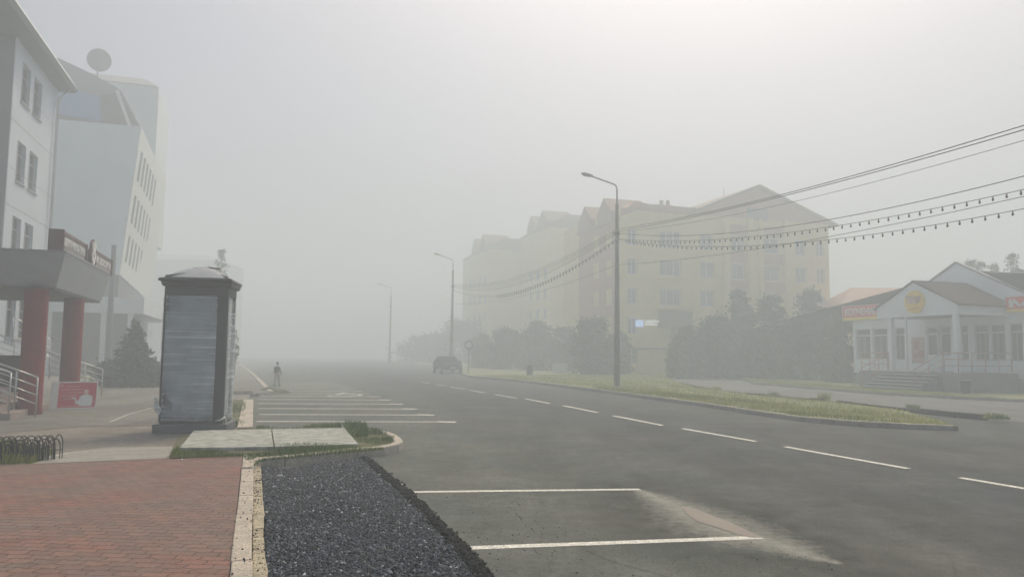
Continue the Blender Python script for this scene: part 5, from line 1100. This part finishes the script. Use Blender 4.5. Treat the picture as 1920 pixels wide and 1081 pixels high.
# ------------------------------------------------------------------ walking person
pf = G(519, 723, 0); hp = onD(520, 679, pf.y).z; S = hp/1.75; fy = Vector((.25, .97, 0)).normalized(); fx = Vector((fy.y, -fy.x, 0))
def skin(name, V_, E_, m, parent, root=0, sub=2):
    me = bpy.data.meshes.new(name); base = WL[parent.name]; me.from_pydata([tuple(Vector(p)-base) for p, r in V_], E_, []); me.materials.append(m)
    o = bpy.data.objects.new(name, me); C.objects.link(o); o.parent = parent; WL[o.name] = base.copy()
    sk = o.modifiers.new('skin', 'SKIN'); sk.use_smooth_shade = True; sk.branch_smoothing = .6
    for i, (p, r) in enumerate(V_): me.skin_vertices[0].data[i].radius = r if isinstance(r, tuple) else (r, r); me.skin_vertices[0].data[i].use_root = (i == root)
    sb = o.modifiers.new('sub', 'SUBSURF'); sb.levels = sub; sb.render_levels = sub; return o
P = lambda x, y, z: pf+fx*(x*S)+fy*(y*S)+Vector((0, 0, z*S))
M_skinp = mat('person_skin', (.35, .22, .17), .6); M_coatp = mat('green_grey_jacket', (.13, .155, .125), .85, .15, 6); M_trou = mat('beige_trousers', (.34, .32, .29), .85, .1); M_shoe = mat('dark_shoes', (.03, .03, .03), .7); M_hair = mat('dark_hair', (.025, .02, .018), .7)
per = thing('person', pf, 'small walking person in dark green jacket and pale trousers at the far pavement corner', 'person')
Vs = [(P(0, 0, .95), (.13*S, .10*S)), (P(0, 0, 1.15), (.125*S, .09*S)), (P(0, .01, 1.38), (.15*S, .10*S)), (P(0, 0, 1.50), .055*S), (P(0, 0, 1.56), .05*S), (P(0, .01, 1.66), .085*S), (P(0, .01, 1.72), .07*S)]
Es = [(i, i+1) for i in range(6)]
for s in (-1, 1):
    n_ = len(Vs); Vs += [(P(s*.17, 0, 1.42), .055*S), (P(s*.23, -.04*s, 1.16), .045*S), (P(s*.25, .06*s+.04, .93), .035*S), (P(s*.25, .09*s+.05, .86), .03*S)]; Es += [(2, n_), (n_, n_+1), (n_+1, n_+2), (n_+2, n_+3)]
    for k in range(4): q = len(Vs); Vs += [(P(s*(.25+.012*(k-1.5)), .09*s+.05+.018*(k-1.5), .80), .009*S), (P(s*(.245+.012*(k-1.5)), .10*s+.06+.018*(k-1.5), .765-.008*abs(k-1.5)), .008*S)]; Es += [(n_+3, q), (q, q+1)]
    q = len(Vs); Vs += [(P(s*.23, .13*s+.06, .83), .010*S)]; Es += [(n_+3, q)]
    n_ = len(Vs); Vs += [(P(s*.09, 0, .86), .085*S), (P(s*.10, .10*s+.03, .50), .06*S), (P(s*.10, .20*s-.03, .10), .042*S), (P(s*.10, .20*s+.08, .04), .04*S)]; Es += [(0, n_), (n_, n_+1), (n_+1, n_+2), (n_+2, n_+3)]
skin('body', Vs, Es, M_skinp, per)
skin('jacket', [(P(0, 0, .88), (.17*S, .125*S)), (P(0, 0, 1.15), (.155*S, .115*S)), (P(0, .0, 1.38), (.17*S, .12*S)), (P(0, 0, 1.49), .075*S)]+[x for s in (-1, 1) for x in [(P(s*.17, 0, 1.42), .075*S), (P(s*.235, -.04*s, 1.16), .062*S), (P(s*.255, .06*s+.04, .94), .05*S)]], [(0, 1), (1, 2), (2, 3), (2, 4), (4, 5), (5, 6), (2, 7), (7, 8), (8, 9)], M_coatp, per)
skin('trousers', [(P(0, 0, .90), (.15*S, .11*S))]+[x for s in (-1, 1) for x in [(P(s*.09, 0, .82), .10*S), (P(s*.10, .10*s+.03, .50), .078*S), (P(s*.10, .20*s-.03, .11), .06*S)]], [(0, 1), (1, 2), (2, 3), (0, 4), (4, 5), (5, 6)], M_trou, per)
for s in (-1, 1): obj('shoe', MB().box(P(s*.10, .20*s+.03, .04), fx, fy, (0, 0, 1), .045*S, .13*S, .04*S), M_shoe, per, bevel=.02)
obj('hair', MB().ball(P(0, -.015, 1.70), .105*S, 12, 8, (.95, 1.05, .95)), M_hair, per, smooth=True)
bk = obj('backpack', MB().box(P(0, -.19, 1.22), fx, fy, (0, 0, 1), .15*S, .08*S, .22*S), mat('dark_backpack', (.05, .055, .05), .8, .1), per, bevel=.04)
# heaps of dark soil by the corner
for i, (x, y, r) in enumerate([(503, 736, .34), (529, 737, .24)]):
    c_ = G(x, y, 0); h_ = MB(); vs = []; n_ = 16
    for a_ in range(4):
        for k in range(n_): t = 2*math.pi*k/n_; q = r*(1-a_/3.3)*(1+.2*math.sin(3*t+i)+random.uniform(-.08, .08)); vs.append(c_+Vector((q*math.cos(t)*1.5, q*math.sin(t), .22*r/.3*(a_/3)**.8)))
    h_.add(vs, [(a_*n_+k, a_*n_+(k+1) % n_, (a_+1)*n_+(k+1) % n_, (a_+1)*n_+k) for a_ in range(3) for k in range(n_)]+[tuple(3*n_+k for k in range(n_))])
    tag(obj('soil_heap', h_, M_soil, loc=c_), ['dark soil heap at the pavement corner, left of the person\'s feet', 'small dark heap at the pavement corner, right of the person\'s feet'][i], 'soil heap')

# ------------------------------------------------------------------ trees
M_bark = mat('tree_bark', (.10, .085, .065), .9, .25, 6, .5, 20)
M_leafd = tonemat('dark_foliage', [(0, (.012, .022, .010)), (.5, (.032, .048, .020)), (1, (.065, .085, .034))], .7, .3, .25)
M_leafl = tonemat('light_foliage', [(0, (.06, .085, .03)), (.5, (.11, .14, .05)), (1, (.17, .19, .08))], .7, .3, .3)
M_fir = tonemat('fir_needles', [(0, (.012, .022, .014)), (.6, (.03, .045, .025)), (1, (.055, .07, .035))], .8, .2)
def leaves(P, size, tone):
    n = len(P); a = RNG.normal(0, 1, (n, 3)); a /= np.linalg.norm(a, axis=1)[:, None]; b = np.cross(a, RNG.normal(0, 1, (n, 3))); b /= np.linalg.norm(b, axis=1)[:, None]
    s = size*RNG.uniform(.5, 1.3, n)[:, None]; v = np.stack([P-a*s, P+b*s*.55, P+a*s, P-b*s*.55], 1).reshape(-1, 3); return v, np.arange(4*n).reshape(n, 4), np.repeat(tone, 4)
def tree(name, base, H, R, lab, cat='tree', m=None, n=5000, size=.13, low=.15, clumps=26, group=None, trunk=.14, seed=0, squash=1.0, mask=None):
    rs = np.random.default_rng(seed+11); base = Vector(base); root = thing(name, base, lab, cat, group)
    cl = []; 
    for k in range(clumps):
        t = rs.random(); z = H*(low+(1-low)*t); rad = R*math.sqrt(max(.01, 1-((t-.42)/.60)**2)) if t > .42 else R*(.75+.25*t/.42); a = rs.uniform(0, 2*math.pi); q = rad*math.sqrt(rs.random())*.85
        cl.append((base.x+q*math.cos(a), base.y+q*math.sin(a), base.z+z, rs.uniform(.16, .52)*R*(1.15-.5*t), rs.uniform(-.25, .25)))
    P = []; T = []
    for (x, y, z, r, tn) in cl:
        k = int(n/clumps); d = rs.normal(0, 1, (k, 3)); d /= np.linalg.norm(d, axis=1)[:, None]; rr = r*rs.random(k)**.45*rs.uniform(.7, 1.25, k)*np.where(rs.random(k) < .12, rs.uniform(1, 1.7, k), 1)*(1+.25*np.sin(d[:, 0]*7+d[:, 2]*5+x))
        P.append(np.array([x, y, z])+d*rr[:, None]*[1, 1, .8]); T.append(np.clip(.5+tn+rs.normal(0, .16, k), 0, 1))
    k = int(n*.22); a = rs.uniform(0, 2*np.pi, k); t_ = rs.random(k); rad = np.where(t_ > .42, R*np.sqrt(np.maximum(.004, 1-((t_-.42)/.585)**2)), R*(.75+.25*t_/.42))*(.82+.26*np.sin(a*3+t_*9+seed)+.16*np.sin(a*7-t_*17))*rs.lognormal(0, .12, k)
    q = rad*rs.random(k)**.5; P.append(np.stack([base.x+q*np.cos(a), base.y+q*np.sin(a), base.z+H*(low+(1-low)*t_)], 1)); T.append(np.clip(.42+.18*np.sin(a*4+t_*13)+rs.normal(0, .15, k), 0, 1))
    P = np.vstack(P); T = np.concatenate(T); P[:, 2] = np.maximum(P[:, 2], base.z+.05)
    v, f, t = leaves(P, size, T); fastmesh('crown', v, f, m or M_leafd, t, parent=root)
    tb = MB(); tb.tube([base+Vector((0, 0, -.1)), base+Vector((.02*H, .01*H, H*.35)), base+Vector((-.01*H, 0, H*.7)), base+Vector((0, .01*H, H*.93))], [trunk, trunk*.75, trunk*.4, .02], 8)
    for k in range(min(12, clumps)):
        x, y, z, r, _ = cl[k]; s_ = base+Vector((0, 0, (z-base.z)*.55)); tb.tube([s_, (s_+Vector((x, y, z)))/2+Vector((0, 0, .1*R)), Vector((x, y, z))], [trunk*.4, trunk*.25, .012], 5)
    obj('trunk', tb, M_bark, root, smooth=True); return root
def fir(base, H, R, lab, seed=0, n=5000, m=None):
    rs = np.random.default_rng(seed); base = Vector(base); root = thing('spruce_tree', base, lab, 'spruce tree'); P = []; T = []; tb = MB().tube([base+Vector((0, 0, -.1)), base+Vector((0, 0, H*.97))], [.03*H*.5, .01], 8)
    nb = 70
    for b in range(nb):
        t = (b+.5)/nb; z = H*(.05+.93*t); a = b*2.4+rs.uniform(-.3, .3); L_ = R*(1-t)**.85*rs.uniform(.6, 1.15)+.08
        d = np.array([math.cos(a), math.sin(a), -.28+.35*t]); k = max(12, int(n/nb*(1-t)*1.8)); u_ = rs.random(k)**.7; wd = .16*L_*(1.1-u_)+.05
        q = np.array(base)+np.array([0, 0, z])+np.outer(u_*L_, d)+rs.normal(0, 1, (k, 3))*wd[:, None]*[1, 1, .6]; q[:, 2] -= .08*L_*u_**2; P.append(q); T.append(np.clip(.35+.35*u_+rs.normal(0, .15, k), 0, 1))
        tb.tube([base+Vector((0, 0, z)), base+Vector((0, 0, z))+Vector(d)*L_*.9], [.02, .005], 4)
    P = np.vstack(P); P[:, 2] = np.maximum(P[:, 2], base.z+.03); v, f, t = leaves(P, .085, np.concatenate(T)); fastmesh('crown', v, f, m or M_fir, t, parent=root); obj('trunk', tb, M_bark, root); return root
def at(px, d, z=.1): p = onD(px, 690, d); p.z = z; return p
def hz(px, py, d): return onD(px, py, d).z
gt = 'foggy trees before the apartment house'
for i, (px, top, d, w_, lab, mm) in enumerate([
    (1290, 618, 59, 60, 'low dark bushy tree right beside the dark red entrance hood', M_leafd), (1345, 596, 57, 80, 'wide dark tree under the middle windows of the cream house', M_leafd),
    (1388, 548, 59, 66, 'tall narrow dark tree left of the two reaching the second floor', M_leafd), (1448, 558, 58, 62, 'tall dark tree in the middle of the row before the cream house', M_leafd),
    (1520, 548, 58, 76, 'tall dark tree covering the right corner of the cream house', M_leafd), (1568, 590, 50, 64, 'lighter green tree at the left end of the shop', M_leafl),
    (1270, 640, 56, 34, 'small olive shrub in front of the yellow plinth', M_leafl), (1110, 600, 60, 80, 'dark tree just left of the nearest lamp post', M_leafd), (1060, 618, 74, 70, 'dark tree second to the left of the nearest lamp post', M_leafd),
    (1005, 602, 76, 66, 'faint dark tree above the small bin on the verge', M_leafd), (950, 620, 78, 70, 'faint tree between the road sign and the small bin', M_leafd), (905, 628, 82, 50, 'faint pale tree just right of the foggy second lamp', M_leafl),
    (1420, 618, 55, 70, 'low dark bush filling the gap under the two tall trees', M_leafd), (1490, 612, 55, 70, 'low dark bush under the rightmost tall tree', M_leafd), (1160, 628, 62, 50, 'dark low tree directly behind the nearest lamp post', M_leafd)]):
    H = hz(px, top, d)-.1; R = w_/2*d/1440*1.12
    tree('bushy_tree' if H > 3.6 else 'shrub', at(px, d), H, R, lab, m=mm, n=9000, size=.13, low=.03, clumps=60, seed=i*5+1, group=gt)
for i, (px, top, d, w_, lab) in enumerate([(1835, 489, 58, 60, 'pale treetop behind the white gable of the shop'), (1905, 482, 54, 62, 'twiggy treetop behind the shop at the right picture edge'), (1870, 500, 62, 50, 'low faint treetop between two taller ones behind the shop roof')]):
    tree('birch_tree', at(px, d), hz(px, top, d), w_/2*d/1440, lab, m=M_leafl, n=2600, size=.11, low=.35, clumps=26, seed=90+i, group='treetops behind the shop')
fir(at(250, 33), hz(245, 598, 33)-.1, 1.15, 'dark spruce standing on the left lawn between post and kiosk', 4, 8000)
tree('shrub', at(220, 34), hz(220, 690, 34)+.1, 1.3, 'low hedge bush at the foot of the dark spruce, left side', m=M_leafd, n=3500, size=.09, low=.05, seed=31)
tree('shrub', at(278, 35), hz(278, 684, 35)+.1, 1.0, 'low hedge bush between the dark spruce and the kiosk', m=M_leafd, n=3000, size=.09, low=.05, seed=32)
tree('birch_tree', at(406, 62), hz(406, 470, 62)-.1, .62, 'slim faint treetop rising just above the kiosk roof', m=M_leafl, n=2200, size=.10, low=.55, clumps=18, seed=40, trunk=.07)
tree('young_tree', at(438, 42), hz(438, 620, 42)-.1, .36, 'small leafy tree peeping out at the right side of the kiosk', m=M_leafl, n=900, size=.07, low=.35, clumps=12, seed=41, trunk=.05)
tree('bushy_tree', at(800, 125), hz(800, 632, 125), 5.2, 'barely visible tree mass at the end of the road, left of the car', m=M_leafd, n=4000, size=.25, low=.05, clumps=30, seed=50)
tree('bushy_tree', at(872, 118), hz(872, 605, 118), 5.0, 'barely visible tree mass behind the foggy second lamp', m=M_leafd, n=4000, size=.25, low=.05, clumps=30, seed=51)
sheetg = [G(x, y, .1) for x, y in [(150, 727), (285, 727), (300, 714), (270, 700), (140, 700)]]
sheet('left_lawn', sheetg, .103, M_ground)

# ------------------------------------------------------------------ fog
hm = bpy.data.materials.new('fog_air'); hm.use_nodes = True; N, L = nodes(hm); N.remove(N['Principled BSDF'])
pvn = N.new('ShaderNodeVolumePrincipled'); pvn.inputs['Color'].default_value = (.80, .905, 1.0, 1); pvn.inputs['Density'].default_value = 0.0142; pvn.inputs['Anisotropy'].default_value = 0.24
L.new(pvn.outputs[0], N['Material Output'].inputs['Volume'])
hz_ = MB().hexa([(-130, -40, -1.1), (145, -40, -1.1), (145, 255, -1.1), (-130, 255, -1.1), (-130, -40, 25), (145, -40, 25), (145, 255, 25), (-130, 255, 25)])
tag(obj('haze', hz_, hm), 'thick pale morning fog filling the whole street', 'fog', kind='stuff')
